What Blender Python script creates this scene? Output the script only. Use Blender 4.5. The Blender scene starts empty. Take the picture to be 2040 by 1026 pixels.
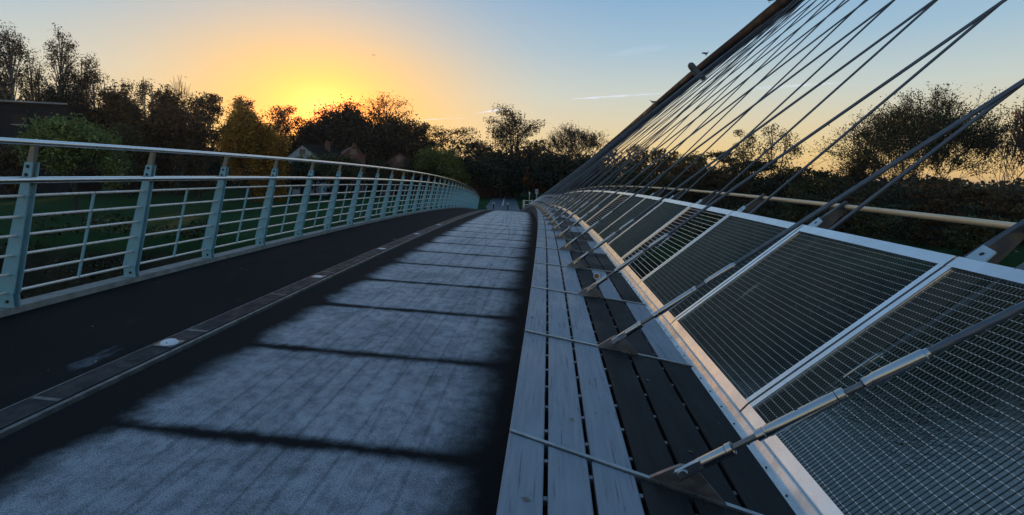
import bpy, math, random
import numpy as np
from mathutils import Vector, Matrix
R = math.radians
scene = bpy.context.scene
col = scene.collection

# ---------------------------------------------------------------- camera
F, CX, CY, PW, PH = 1000.0, 1020.0, 414.47, 2040.0, 1026.0
PITCH, YAW, ROLL, EYE = 0.06411718, -0.07732089, -0.02286145, 1.410339

def cam_axes():
    c, s = math.cos(YAW), math.sin(YAW)
    r = Vector((c, -s, 0)); f = Vector((s, c, 0)); z = Vector((0, 0, 1))
    c, s = math.cos(PITCH), math.sin(PITCH)
    fwd = f * c - z * s; up = f * s + z * c
    c, s = math.cos(ROLL), math.sin(ROLL)
    return r * c - up * s, r * s + up * c, fwd

AX_R, AX_U, AX_F = cam_axes()
cam = bpy.data.cameras.new("camera")
cam.sensor_fit = 'HORIZONTAL'; cam.sensor_width = 36.0
cam.lens = F / PW * 36.0
cam.shift_y = -(PH / 2 - CY) / PW
cam.clip_start = 0.05; cam.clip_end = 9000.0
co = bpy.data.objects.new("camera", cam); col.objects.link(co)
m = Matrix((AX_R, AX_U, -AX_F)).transposed().to_4x4(); m.translation = (0, 0, EYE)
co.matrix_world = m
scene.camera = co

def ray(px, py):
    """Direction through photo pixel (2040 x 1026), one metre of camera depth long."""
    return AX_R * ((px - CX) / F) + AX_U * (-(py - CY) / F) + AX_F

def at(px, py, depth):
    return Vector((0, 0, EYE)) + ray(px, py) * depth

# ---------------------------------------------------------------- sky and sun
def lin(r, g, b):
    f = lambda v: (v / 255 / 12.92) if v / 255 <= 0.04045 else ((v / 255 + 0.055) / 1.055) ** 2.4
    return (f(r), f(g), f(b), 1.0)

SUN_DIR = ray(645, 214).normalized()
SUN_EL = math.asin(SUN_DIR.z)
SUN_AZ = math.atan2(SUN_DIR.x, SUN_DIR.y)

world = bpy.data.worlds.new("World"); scene.world = world
world.use_nodes = True
nt = world.node_tree; N = nt.nodes; Lk = nt.links
N.clear()
def wn(t, **k):
    n = N.new(t)
    for a, b in k.items(): setattr(n, a, b)
    return n
w_out = wn('ShaderNodeOutputWorld'); w_bg = wn('ShaderNodeBackground')
w_bg.inputs['Strength'].default_value = 1.0
Lk.new(w_bg.outputs[0], w_out.inputs[0])
tc = wn('ShaderNodeTexCoord')
sep = wn('ShaderNodeSeparateXYZ'); Lk.new(tc.outputs['Generated'], sep.inputs[0])
def ramp(stops, interp='LINEAR'):
    r = wn('ShaderNodeValToRGB'); r.color_ramp.interpolation = interp
    e = r.color_ramp.elements
    while len(e) < len(stops): e.new(0.5)
    for k, (p, c) in enumerate(stops):
        e[k].position = p; e[k].color = c
    return r
# colour of the dawn air by height above the horizon (position = sine of the elevation)
base = ramp([(0.0, lin(236, 186, 110)), (0.05, lin(238, 206, 142)), (0.10, lin(222, 208, 172)), (0.16, lin(198, 207, 200)),
             (0.24, lin(160, 190, 209)), (0.33, lin(128, 171, 207)), (0.55, lin(116, 156, 196)), (1.0, lin(98, 134, 178))])
Lk.new(sep.outputs['Z'], base.inputs[0])
# glow round the sun by angle from it (position = angle / 60 degrees)
dot = wn('ShaderNodeVectorMath', operation='DOT_PRODUCT'); FLAT = Vector((1, 1, 1.8)); dot.inputs[1].default_value = (SUN_DIR * FLAT).normalized()
sc_ = wn('ShaderNodeVectorMath', operation='MULTIPLY'); sc_.inputs[1].default_value = FLAT; Lk.new(tc.outputs['Generated'], sc_.inputs[0])
nr_ = wn('ShaderNodeVectorMath', operation='NORMALIZE'); Lk.new(sc_.outputs[0], nr_.inputs[0])
Lk.new(nr_.outputs[0], dot.inputs[0])
acs = wn('ShaderNodeMath', operation='ARCCOSINE'); Lk.new(dot.outputs['Value'], acs.inputs[0])
ang = wn('ShaderNodeMath', operation='DIVIDE'); ang.inputs[1].default_value = R(60); Lk.new(acs.outputs[0], ang.inputs[0])
glow = ramp([(0.0, lin(255, 230, 108)), (0.05, lin(255, 214, 84)), (0.11, lin(251, 193, 74)), (0.18, lin(245, 182, 84)),
             (0.27, lin(235, 186, 118)), (0.38, lin(214, 189, 158)), (0.55, lin(186, 188, 188))])
gfac = ramp([(0.0, (1, 1, 1, 1)), (0.08, (.94, .94, .94, 1)), (0.17, (.70, .70, .70, 1)), (0.28, (.40, .40, .40, 1)),
             (0.41, (.16, .16, .16, 1)), (0.6, (.03, .03, .03, 1)), (0.9, (0, 0, 0, 1))])
Lk.new(ang.outputs[0], glow.inputs[0]); Lk.new(ang.outputs[0], gfac.inputs[0])
mix = wn('ShaderNodeMixRGB'); Lk.new(gfac.outputs[0], mix.inputs[0]); Lk.new(base.outputs[0], mix.inputs[1]); Lk.new(glow.outputs[0], mix.inputs[2])
# the bright core of the glow
core = ramp([(0.0, (1, .20, .06, 1)), (0.03, (.8, .10, .012, 1)), (0.07, (.42, .02, .0, 1)), (0.12, (.13, .0, 0, 1)), (0.17, (0, 0, 0, 1))])
Lk.new(ang.outputs[0], core.inputs[0])
hot = wn('ShaderNodeMixRGB', blend_type='MULTIPLY'); hot.inputs[0].default_value = 1; hot.inputs[2].default_value = (3.2, 1.0, 1.0, 1); Lk.new(core.outputs[0], hot.inputs[1])
add = wn('ShaderNodeMixRGB', blend_type='ADD'); add.inputs[0].default_value = 1
Lk.new(mix.outputs[0], add.inputs[1]); Lk.new(hot.outputs[0], add.inputs[2])
# a share of the physical sky on top
sky = wn('ShaderNodeTexSky', sky_type='NISHITA'); sky.sun_disc = False
sky.sun_elevation = SUN_EL; sky.sun_rotation = SUN_AZ; sky.dust_density = 3.0
sk = wn('ShaderNodeMixRGB', blend_type='ADD'); sk.inputs[0].default_value = 0.006
Lk.new(add.outputs[0], sk.inputs[1]); Lk.new(sky.outputs[0], sk.inputs[2])
Lk.new(sk.outputs[0], w_bg.inputs[0])

sl = bpy.data.lights.new("sun", 'SUN'); sl.energy = 2.0; sl.color = (1.0, 0.60, 0.28); sl.angle = R(0.6)
so = bpy.data.objects.new("sun", sl); col.objects.link(so)
SUN_LOW = ray(645, 236).normalized()
so.rotation_euler = (-SUN_LOW).to_track_quat('-Z', 'Y').to_euler(); so.location = (0, 0, 60)

scene.view_settings.view_transform = 'Standard'
scene.view_settings.look = 'None'
scene.view_settings.exposure = 0.0
scene.view_settings.gamma = 1.0
scene.render.engine = 'CYCLES'
scene.cycles.max_bounces = 6
scene.cycles.transparent_max_bounces = 8

# ---------------------------------------------------------------- helpers
def tag(o, label=None, cat=None, group=None, kind=None):
    if label: o['label'] = label
    if cat: o['category'] = cat
    if group: o['group'] = group
    if kind: o['kind'] = kind
    return o

def empty(name, loc=(0, 0, 0)):
    o = bpy.data.objects.new(name, None); o.empty_display_size = 0.2
    o.location = loc; col.objects.link(o); return o

class MB:
    """Collects boxes, tubes and sheets; build() links them as one mesh object."""
    def __init__(s): s.v = []; s.f = []; s.mi = []; s.uv = None; s.sm = []
    def add(s, vs, fs, mi=0, smooth=False):
        o = len(s.v); s.v += [tuple(v) for v in vs]
        s.f += [tuple(i + o for i in f) for f in fs]; s.mi += [mi] * len(fs); s.sm += [smooth] * len(fs)
        return s
    def hexa(s, p, mi=0):
        """p: 8 points, bottom ring 0-3 and top ring 4-7."""
        return s.add(p, [(3, 2, 1, 0), (4, 5, 6, 7), (0, 1, 5, 4), (1, 2, 6, 5), (2, 3, 7, 6), (3, 0, 4, 7)], mi)
    def box(s, x0, x1, y0, y1, z0, z1, mi=0):
        return s.hexa([(x0, y0, z0), (x1, y0, z0), (x1, y1, z0), (x0, y1, z0), (x0, y0, z1), (x1, y0, z1), (x1, y1, z1), (x0, y1, z1)], mi)
    def tube(s, pts, r, n=8, mi=0, caps=True, flat=1.0, up=Vector((0, 0, 1)), smooth=True):
        pts = [Vector(p) for p in pts]; k = len(pts)
        rr = r if hasattr(r, '__len__') else [r] * k
        vs = []
        for i, p in enumerate(pts):
            t = (pts[min(i + 1, k - 1)] - pts[max(i - 1, 0)]).normalized()
            a = t.cross(up)
            if a.length < 1e-3: a = t.cross(Vector((1, 0, 0)))
            a.normalize(); b = a.cross(t).normalized()
            for j in range(n):
                th = 2 * math.pi * (j + .5) / n
                vs.append(p + a * (math.cos(th) * rr[i]) + b * (math.sin(th) * rr[i] * flat))
        fs = [(i * n + j, i * n + (j + 1) % n, (i + 1) * n + (j + 1) % n, (i + 1) * n + j) for i in range(k - 1) for j in range(n)]
        s.add(vs, fs, mi, smooth)
        if caps:
            s.add(vs[:n], [tuple(range(n))[::-1]], mi); s.add(vs[-n:], [tuple(range(n))], mi)
        return s
    def sweep(s, rings, mi=0, smooth=False, caps=True):
        n = len(rings[0]); vs = [p for r in rings for p in r]
        fs = [(i * n + j, (i + 1) * n + j, (i + 1) * n + (j + 1) % n, i * n + (j + 1) % n) for i in range(len(rings) - 1) for j in range(n)]
        s.add(vs, fs, mi, smooth)
        if caps: s.add(rings[0], [tuple(range(n))], mi); s.add(rings[-1], [tuple(range(n))[::-1]], mi)
        return s
    def lathe(s, prof, n=16, mi=0, M=None):
        """prof: list of (z, r) along local Z."""
        def ring(z, r):
            out = []
            for j in range(n):
                a = 2 * math.pi * j / n; v = Vector((r * math.cos(a), r * math.sin(a), z))
                out.append(M @ v if M else v)
            return out
        runs = [[prof[0]]]
        for i in range(1, len(prof)):
            runs[-1].append(prof[i])
            if i < len(prof) - 1:
                d0 = Vector((prof[i][0] - prof[i - 1][0], prof[i][1] - prof[i - 1][1])); d1 = Vector((prof[i + 1][0] - prof[i][0], prof[i + 1][1] - prof[i][1]))
                if d0.length > 0 and d1.length > 0 and d0.angle(d1) > .55: runs.append([prof[i]])
        for rn in runs:
            k = len(rn); vs = [p for z, r in rn for p in ring(z, r)]
            s.add(vs, [(i * n + j, i * n + (j + 1) % n, (i + 1) * n + (j + 1) % n, (i + 1) * n + j) for i in range(k - 1) for j in range(n)], mi, True)
        s.add(ring(*prof[0]), [tuple(range(n))[::-1]], mi); s.add(ring(*prof[-1]), [tuple(range(n))], mi)
        return s
    def mesh(s, name, mats):
        me = bpy.data.meshes.new(name); me.from_pydata(s.v, [], s.f)
        for m_ in (mats if isinstance(mats, (list, tuple)) else [mats]): me.materials.append(m_)
        me.polygons.foreach_set('material_index', s.mi); me.polygons.foreach_set('use_smooth', s.sm)
        me.update(); return me
    def build(s, name, mats, parent=None):
        return link(name, s.mesh(name, mats), parent)

def link(name, me, parent=None):
    o = bpy.data.objects.new(name, me); col.objects.link(o)
    if parent is not None: o.parent = parent
    return o

def np_mesh(name, v, f, mats, mi=None, smooth=False):
    me = bpy.data.meshes.new(name)
    me.from_pydata(v.tolist() if hasattr(v, 'tolist') else v, [], f.tolist() if hasattr(f, 'tolist') else f)
    for m_ in (mats if isinstance(mats, (list, tuple)) else [mats]): me.materials.append(m_)
    if mi is not None: me.polygons.foreach_set('material_index', mi)
    if smooth: me.polygons.foreach_set('use_smooth', [True] * len(me.polygons))
    me.update(); return me

# ---------------------------------------------------------------- materials
class NT:
    def __init__(s, name):
        s.m = bpy.data.materials.new(name); s.m.use_nodes = True
        s.t = s.m.node_tree; s.n = s.t.nodes; s.b = s.n['Principled BSDF']; s.out = s.n['Material Output']
    def new(s, t, **k):
        n = s.n.new(t)
        for a, b in k.items(): setattr(n, a, b)
        return n
    def l(s, a, b): s.t.links.new(a, b)
    def val(s, x, sock):
        if isinstance(x, (int, float)): sock.default_value = x
        else: s.l(x, sock)
    def math(s, op, a, b=None, c=None, clamp=False):
        n = s.new('ShaderNodeMath', operation=op, use_clamp=clamp)
        s.val(a, n.inputs[0])
        if b is not None: s.val(b, n.inputs[1])
        if c is not None: s.val(c, n.inputs[2])
        return n.outputs[0]
    def noise(s, scale, detail=4, rough=.55, vec=None, dim='3D'):
        n = s.new('ShaderNodeTexNoise'); n.inputs['Scale'].default_value = scale
        n.inputs['Detail'].default_value = detail; n.inputs['Roughness'].default_value = rough
        if vec is not None: s.l(vec, n.inputs['Vector'])
        return n.outputs['Fac']
    def smooth(s, x, lo, hi, a=0.0, b=1.0):
        n = s.new('ShaderNodeMapRange', interpolation_type='SMOOTHSTEP')
        s.val(x, n.inputs[0]); n.inputs[1].default_value = lo; n.inputs[2].default_value = hi
        n.inputs[3].default_value = a; n.inputs[4].default_value = b
        return n.outputs[0]
    def mixc(s, f, a, b, mode='MIX'):
        n = s.new('ShaderNodeMixRGB', blend_type=mode); s.val(f, n.inputs[0])
        for x, k in ((a, 1), (b, 2)):
            if isinstance(x, tuple): n.inputs[k].default_value = x if len(x) == 4 else x + (1,)
            else: s.l(x, n.inputs[k])
        return n.outputs[0]
    def obj(s, scale=None):
        c = s.new('ShaderNodeTexCoord').outputs['Object']
        if scale:
            mp = s.new('ShaderNodeMapping'); mp.inputs['Scale'].default_value = scale; s.l(c, mp.inputs[0]); return mp.outputs[0]
        return c
    def bump(s, h, strength=.3, dist=.01):
        b = s.new('ShaderNodeBump'); b.inputs['Strength'].default_value = strength; b.inputs['Distance'].default_value = dist
        s.l(h, b.inputs['Height']); s.l(b.outputs[0], s.b.inputs['Normal'])
    def set(s, **k):
        for a, v in k.items():
            sock = s.b.inputs[a.replace('_', ' ')]
            if isinstance(v, (int, float, tuple)): sock.default_value = v if not (isinstance(v, tuple) and len(v) == 3) else v + (1,)
            else: s.l(v, sock)
        return s

def mottled(name, c1, c2, scale=6, rough=.6, metal=0.0, r_var=.15, bump=0.0, stretch=None, spec=None):
    g = NT(name); v = g.obj(stretch)
    n = g.noise(scale, 6, .6, v)
    g.set(Base_Color=g.mixc(g.smooth(n, .3, .7), c1, c2), Metallic=metal)
    g.set(Roughness=g.smooth(g.noise(scale * 2.3, 4, .6, v), .3, .7, max(rough - r_var, .05), min(rough + r_var, 1)))
    if spec is not None: g.set(Specular_IOR_Level=spec)
    if bump: g.bump(g.noise(scale * 8, 4, .6, v), bump, .004)
    return g.m

M = {}
M['steel'] = mottled('stainless_steel', (.36, .38, .40), (.44, .46, .48), 5, .22, 1.0, .05)
M['dull_steel'] = mottled('dull_steel', (.13, .14, .15), (.20, .21, .22), 9, .42, .85, .12)
M['bracket'] = mottled('bracket_steel', (.22, .24, .25), (.34, .36, .37), 9, .3, .9, .1)
M['strand'] = mottled('galvanised_strand', (.085, .10, .12), (.12, .14, .16), 3, .4, .6, .05)
M['frame'] = mottled('parapet_frame_steel', (.74, .73, .72), (.86, .85, .84), 5, .29, .95, .05)
M['strip'] = mottled('nailed_edge_strip', (.50, .49, .48), (.68, .67, .66), 7, .3, .85, .09)
M['mesh_rod'] = mottled('mesh_rod_steel', (.70, .70, .68), (.82, .82, .80), 20, .35, .6, .08)
M['mesh_slat'] = mottled('mesh_slat_steel', (.055, .085, .086), (.08, .12, .12), 12, .42, .5, .1)
M['arm'] = mottled('dark_painted_arm', (.028, .033, .038), (.045, .052, .058), 5, .5, .1)
M['lug'] = mottled('pale_blue_lug_paint', (.32, .44, .50), (.40, .52, .57), 12, .45, 0)
M['hole'] = mottled('dark_hole', (.012, .01, .01), (.03, .016, .012), 40, .9, 0)
M['arch'] = mottled('arch_paint', (.012, .013, .016), (.022, .023, .027), 1.4, .7, .0, .12, 0, None, .05)
M['asphalt'] = mottled('dark_asphalt', (.012, .013, .014), (.026, .027, .029), 60, .85, 0, .1, .4)
M['fascia'] = mottled('bench_fascia', (.030, .027, .025), (.055, .048, .042), 5, .7, 0, .1, .2, (1, 1, 6))
M['edge'] = mottled('edge_concrete', (.16, .165, .155), (.25, .25, .235), 8, .8, 0, .1, .3)
M['channel'] = mottled('channel_cover', (.016, .018, .020), (.040, .043, .047), 5, .6, .0, .14, 0, None, .12)
M['kerb_trim'] = mottled('kerb_trim_metal', (.09, .09, .085), (.19, .185, .175), 9, .55, .3)
M['girder'] = mottled('girder_paint', (.06, .07, .08), (.1, .11, .12), 2, .6, 0)
M['lens'] = mottled('deck_lamp_lens', (.62, .62, .66), (.75, .74, .78), 9, .18, 0)
M['bolt'] = mottled('rusty_bolt', (.02, .016, .014), (.05, .03, .02), 30, .7, .4)
M['rail_tube'] = mottled('rail_tube', (.78, .75, .71), (.88, .85, .81), 3, .20, .95, .04)
M['thin_rail'] = mottled('thin_rail', (.76, .71, .65), (.86, .81, .75), 5, .30, .5, .06)
M['arm_grey'] = mottled('grey_arm', (.14, .145, .13), (.22, .22, .19), 9, .5, .5)

def post_paint():
    g = NT('pale_blue_post_paint'); v = g.obj()
    n = g.noise(5, 6, .65, v); rust = g.smooth(g.noise(9, 6, .7, g.obj((1, 1, .45))), .57, .70)
    c = g.mixc(g.smooth(n, .3, .7), (.14, .33, .40), (.20, .41, .48))
    g.set(Base_Color=g.mixc(g.math('MULTIPLY', rust, .7), c, (.15, .105, .065)), Roughness=g.smooth(n, .2, .8, .34, .55))
    return g.m
M['post'] = post_paint()

def wood_handrail():
    g = NT('weathered_handrail_timber'); v = g.obj((9, .5, 9))
    n = g.noise(4, 6, .6, v); d = g.smooth(g.noise(30, 3, .6, g.obj((1, .35, 1))), .62, .72)
    c = g.mixc(g.smooth(n, .3, .7), (.60, .41, .21), (.76, .55, .32))
    g.set(Base_Color=g.mixc(g.math('MULTIPLY', d, .8), c, (.10, .06, .035)), Roughness=.34, Specular_IOR_Level=.9)
    return g.m
M['handrail'] = wood_handrail()

def plank(name, c1, c2, c3, rough, spec):
    g = NT(name)
    v = g.obj((26, 1.3, 8)); n = g.noise(2.0, 8, .65, v); blot = g.noise(3.2, 5, .6, g.obj((1, .6, 1)))
    crack = g.smooth(g.noise(3.4, 3, .5, g.obj((30, 1.0, 10))), .63, .69)
    oi = g.new('ShaderNodeObjectInfo').outputs['Random']
    c = g.mixc(g.smooth(n, .28, .72), c1, c2)
    c = g.mixc(g.smooth(blot, .5, .72, 0, .6), c, c3)
    c = g.mixc(g.math('MULTIPLY', crack, .55), c, (.02, .02, .02))
    c = g.mixc(g.math('MULTIPLY', oi, .25), c, c1)
    sp = g.smooth(g.noise(55, 2, .5, g.obj()), .73, .77, 0, .5)
    c = g.mixc(sp, c, (.03, .03, .03))
    g.set(Base_Color=c, Roughness=g.smooth(blot, .3, .7, rough - .12, rough + .12), Specular_IOR_Level=spec)
    g.bump(g.math('SUBTRACT', n, g.math('MULTIPLY', crack, 1.2)), .5, .004)
    return g.m
M['plank_frost'] = plank('frosted_plank', (.18, .205, .235), (.265, .29, .32), (.33, .355, .385), .55, .3)
M['plank_bare'] = plank('bare_damp_plank', (.016, .016, .0165), (.028, .0275, .0275), (.04, .04, .04), .65, .12)

# ---------------------------------------------------------------- the bridge's line
KH, KA, KV = -0.002208035, 0.01615934, -0.00257394
BAY = 1.283607
S_POST, S_BRACKET, S_BEAM, S_PANEL = 3.938712, 1.96377, 2.497171, 2.249555
U_KERB, XFALL = -2.758492, -0.0379708
S_END = 50.0
def zline(s):
    if s <= S_END: return KA * s + KV * s * s / 2
    z0 = KA * S_END + KV * S_END ** 2 / 2; g = KA + KV * S_END; k = s - S_END
    return z0 + g * k * max(0.0, 1 - k / 9.0) if k < 4.5 else z0 + g * 2.25
def W(s, u, w=0.0):
    return Vector((KH * s * s / 2 + u, s - u * KH * s, zline(s) + w))
def srange(a, b, step):
    n = max(1, int(round((b - a) / step))); return [a + (b - a) * i / n for i in range(n + 1)]

def ribbon(name, prof, a, b, step, mat, parent=None, closed=True, uv=False):
    """Sweeps a (u, w) profile along the bridge."""
    ss = srange(a, b, step)
    if closed:
        mb = MB(); mb.sweep([[W(s, u, w) for u, w in prof] for s in ss]); return mb.build(name, mat, parent)
    n = len(prof); vs = [W(s, u, w) for s in ss for u, w in prof]
    fs = [(i * n + j, i * n + j + 1, (i + 1) * n + j + 1, (i + 1) * n + j) for i in range(len(ss) - 1) for j in range(n - 1)]
    mb = MB(); mb.add(vs, fs, 0, True); o = mb.build(name, mat, parent)
    if uv:
        lay = o.data.uv_layers.new(name='UVMap')
        coords = [(u, s) for s in ss for u, w in prof]
        for lp in o.data.loops: lay.data[lp.index].uv = coords[lp.vertex_index]
    return o

S0 = -5.0
# ---- the frosted cycle path
def frost_material():
    g = NT('frosted_asphalt')
    uvn = g.new('ShaderNodeUVMap'); uvn.uv_map = 'UVMap'
    sp = g.new('ShaderNodeSeparateXYZ'); g.l(uvn.outputs[0], sp.inputs[0]); u, s = sp.outputs[0], sp.outputs[1]
    def uvscale(a, b):
        mp = g.new('ShaderNodeMapping'); mp.inputs['Scale'].default_value = (a, b, 1); g.l(uvn.outputs[0], mp.inputs[0]); return mp.outputs[0]
    n_edge = g.math('SUBTRACT', g.noise(3.0, 4, .6, uvscale(1, 1)), .5)
    n_fine = g.math('SUBTRACT', g.noise(16.0, 3, .6, uvscale(1, 1)), .5)
    wob = g.math('ADD', g.math('MULTIPLY', n_edge, .15), g.math('MULTIPLY', n_fine, .075))
    # frost-free bands over the cross beams
    ph = g.math('FRACT', g.math('DIVIDE', g.math('SUBTRACT', s, S_BEAM), BAY))
    db = g.math('MULTIPLY', g.math('MINIMUM', ph, g.math('SUBTRACT', 1.0, ph)), BAY)
    band = g.smooth(g.math('ADD', db, g.math('MULTIPLY', wob, .8)), .006, .105)
    # frost-free margins along the kerb and along the bench; they taper towards each beam
    round_ = g.math('MULTIPLY', g.smooth(db, 0.0, .26, 1, 0), .07)
    left = g.smooth(g.math('SUBTRACT', g.math('ADD', u, g.math('MULTIPLY', wob, 1.6)), g.math('MULTIPLY', round_, 1.0)), U_KERB + .30, U_KERB + .58)
    right = g.smooth(g.math('ADD', g.math('ADD', u, g.math('MULTIPLY', wob, 1.4)), round_), -.62, -.25, 1, 0)
    fr = g.math('MULTIPLY', band, g.math('MULTIPLY', left, right))
    # wheel tracks that wiped the frost
    tr = None
    for a, b, c, d, wd, st in ((-1.93, .03, .26, .4, .010, .30), (-1.74, .02, .4, 2.0, .008, .4), (-1.50, .04, .33, 1.1, .012, .34), (-1.36, .025, .5, .2, .007, .42),
                               (-1.17, .03, .3, 3.0, .011, .32), (-.98, .06, .36, 4.2, .008, .4), (-.82, .03, .55, .9, .007, .36), (-.64, .04, .42, 2.6, .009, .3), (-1.45, .26, .40, 4.4, .007, .34), (-1.0, .2, .48, 1.7, .007, .3)):
        grow_ = g.smooth(s, 5.0, 17.0, b, b * 4.5 if b < .1 else b * 1.3)
        ctr = g.math('ADD', g.math('MULTIPLY', g.math('SINE', g.math('ADD', g.math('MULTIPLY', s, c), d)), grow_), a)
        far_ = g.smooth(s, 6.0, 16.0, 1.0, 1.9)
        line = g.math('MULTIPLY', g.smooth(g.math('DIVIDE', g.math('ABSOLUTE', g.math('SUBTRACT', u, ctr)), far_), wd * .4, wd * 1.9, st, 0), g.smooth(s, 6.0, 16.0, .85, 1.3))
        tr = line if tr is None else g.math('MAXIMUM', tr, line)
    streak = g.smooth(g.noise(1.0, 5, .6, uvscale(20, .7)), .34, .66, .86, 1.0)
    patch = g.math('MULTIPLY', g.smooth(g.noise(1.5, 5, .65, uvscale(1, .8)), .3, .72, .62, 1.06), g.smooth(g.noise(1.0, 8, .72, uvscale(11, 9)), .36, .62, .66, 1.1))
    grain = g.smooth(g.noise(1.0, 3, .75, uvscale(150, 150)), .34, .66, .42, 1.42)
    amt = g.math('MULTIPLY', g.math('MULTIPLY', fr, g.math('SUBTRACT', 1.0, g.math('MULTIPLY', tr, .8))), g.math('MULTIPLY', streak, g.math('MULTIPLY', patch, grain)))
    amt = g.math('MULTIPLY', amt, g.smooth(s, 5.0, 18.0, .95, 1.55))  # frost whitened with distance; paints in the brighter look at grazing angles
    asp = g.mixc(g.smooth(g.noise(150, 2, .7, uvscale(1, 1)), .3, .7), (.007, .0074, .008), (.017, .0178, .019))
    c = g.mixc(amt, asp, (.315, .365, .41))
    # grit and small droppings
    spk = g.math('MULTIPLY', g.smooth(g.noise(17, 6, .65, uvscale(1, 1)), .75, .79), .7)
    c = g.mixc(spk, c, (.33, .35, .37))
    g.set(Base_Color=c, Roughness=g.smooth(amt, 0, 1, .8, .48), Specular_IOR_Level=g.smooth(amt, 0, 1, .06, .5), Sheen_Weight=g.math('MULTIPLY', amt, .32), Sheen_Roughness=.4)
    g.bump(g.noise(1.0, 3, .7, uvscale(170, 170)), .55, .006)
    return g.m
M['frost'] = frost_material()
us = [U_KERB + .02, -2.3, -1.8, -1.3, -.8, -.4, -.06, .1]
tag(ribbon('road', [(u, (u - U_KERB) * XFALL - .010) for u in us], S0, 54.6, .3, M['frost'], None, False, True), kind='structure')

# ---- footway on the left
def footway_material():
    g = NT('dark_footway')
    uvn = g.new('ShaderNodeUVMap'); uvn.uv_map = 'UVMap'
    sp = g.new('ShaderNodeSeparateXYZ'); g.l(uvn.outputs[0], sp.inputs[0]); u, s = sp.outputs[0], sp.outputs[1]
    def uvscale(a, b):
        mp = g.new('ShaderNodeMapping'); mp.inputs['Scale'].default_value = (a, b, 1); g.l(uvn.outputs[0], mp.inputs[0]); return mp.outputs[0]
    c = g.mixc(g.smooth(g.noise(1.0, 4, .7, uvscale(90, 90)), .3, .7), (.008, .0083, .009), (.016, .0165, .018))
    c = g.mixc(g.smooth(g.noise(1.3, 4, .6, uvscale(1, .6)), .4, .7, 0, .35), c, (.022, .0215, .021))
    c = g.mixc(g.smooth(g.noise(1.0, 2, .7, uvscale(120, 120)), .60, .70, 0, .55), c, (.075, .078, .082))
    near_kerb = g.smooth(u, -3.75, -3.05)
    p = g.math('MULTIPLY', g.smooth(g.noise(1.0, 5, .62, uvscale(3.4, 1.1)), .60, .72), near_kerb)
    p = g.math('MULTIPLY', p, g.smooth(g.noise(1.0, 2, .7, uvscale(160, 160)), .3, .7, .4, 1.2))
    c = g.mixc(g.math('MULTIPLY', p, .5), c, (.25, .28, .32))
    spk = g.math('MULTIPLY', g.smooth(g.noise(15, 6, .65, uvscale(1, 1)), .74, .78), .7)
    c = g.mixc(spk, c, (.25, .25, .24))
    g.set(Base_Color=c, Roughness=.85, Specular_IOR_Level=.06); g.bump(g.noise(1.0, 3, .7, uvscale(150, 150)), .5, .006)
    return g.m
tag(ribbon('pavement', [(-4.57, .085), (-4.0, .06), (-3.5, .035), (-2.995, .012)], S0, 52, .3, footway_material(), None, False, True), kind='structure')

# ---- kerb: channel cover, joints and trim
kerb = empty('kerb'); tag(kerb, 'long dark kerb channel with pale joints between the footway and the frosted path', 'kerb', kind='structure')
ribbon('channel_cover', [(-2.99, -.1), (-2.815, -.1), (-2.815, .008), (-2.99, .016)], S0, 52, .4, M['channel'], kerb)
ribbon('kerb_trim', [(-2.80, -.1), (-2.772, -.1), (-2.772, .004), (-2.80, .006)], S0, 52, .4, M['kerb_trim'], kerb)
ribbon('channel_edge', [(-3.004, -.1), (-2.9925, -.1), (-2.9925, .019), (-3.004, .019)], S0, 52, .4, M['kerb_trim'], kerb)
jb = MB()
for i in range(-3, 36):
    s = 2.64 + i * BAY
    jb.hexa([W(s, -2.985, -.01), W(s, -2.818, -.01), W(s + .03, -2.818, -.01), W(s + .03, -2.985, -.01),
             W(s, -2.985, .0185), W(s, -2.818, .011), W(s + .03, -2.818, .011), W(s + .03, -2.985, .0185)])
jb.build('channel_joint', M['kerb_trim'], kerb)

# ---- girder under the deck
girder = empty('bridge_girder', W(20, -1.6, -.5)); tag(girder, 'dark steel girder and deck edges carrying the footbridge over the river', 'bridge girder')
girder.location = (0, 0, 0)
ribbon('box_girder', [(-3.9, -.25), (-3.2, -.75), (-.6, -.75), (.5, -.3), (.5, -.16), (-3.9, -.16)], S0, 54, 1.0, M['girder'], girder)
ribbon('edge_beam', [(-4.75, -.22), (-4.552, -.22), (-4.552, .142), (-4.75, .142)], S0, 51, .4, M['edge'], girder)
ribbon('edge_channel', [(.62, -.1), (1.02, -.02), (1.02, .20), (.62, .22)], S0, 51, .6, M['arm'], girder)
ribbon('deck_slab', [(-4.553, -.155), (.62, -.299), (.62, -.24), (.12, -.155), (-4.553, -.12)], S0, 54, .6, M['girder'], girder)

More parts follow.
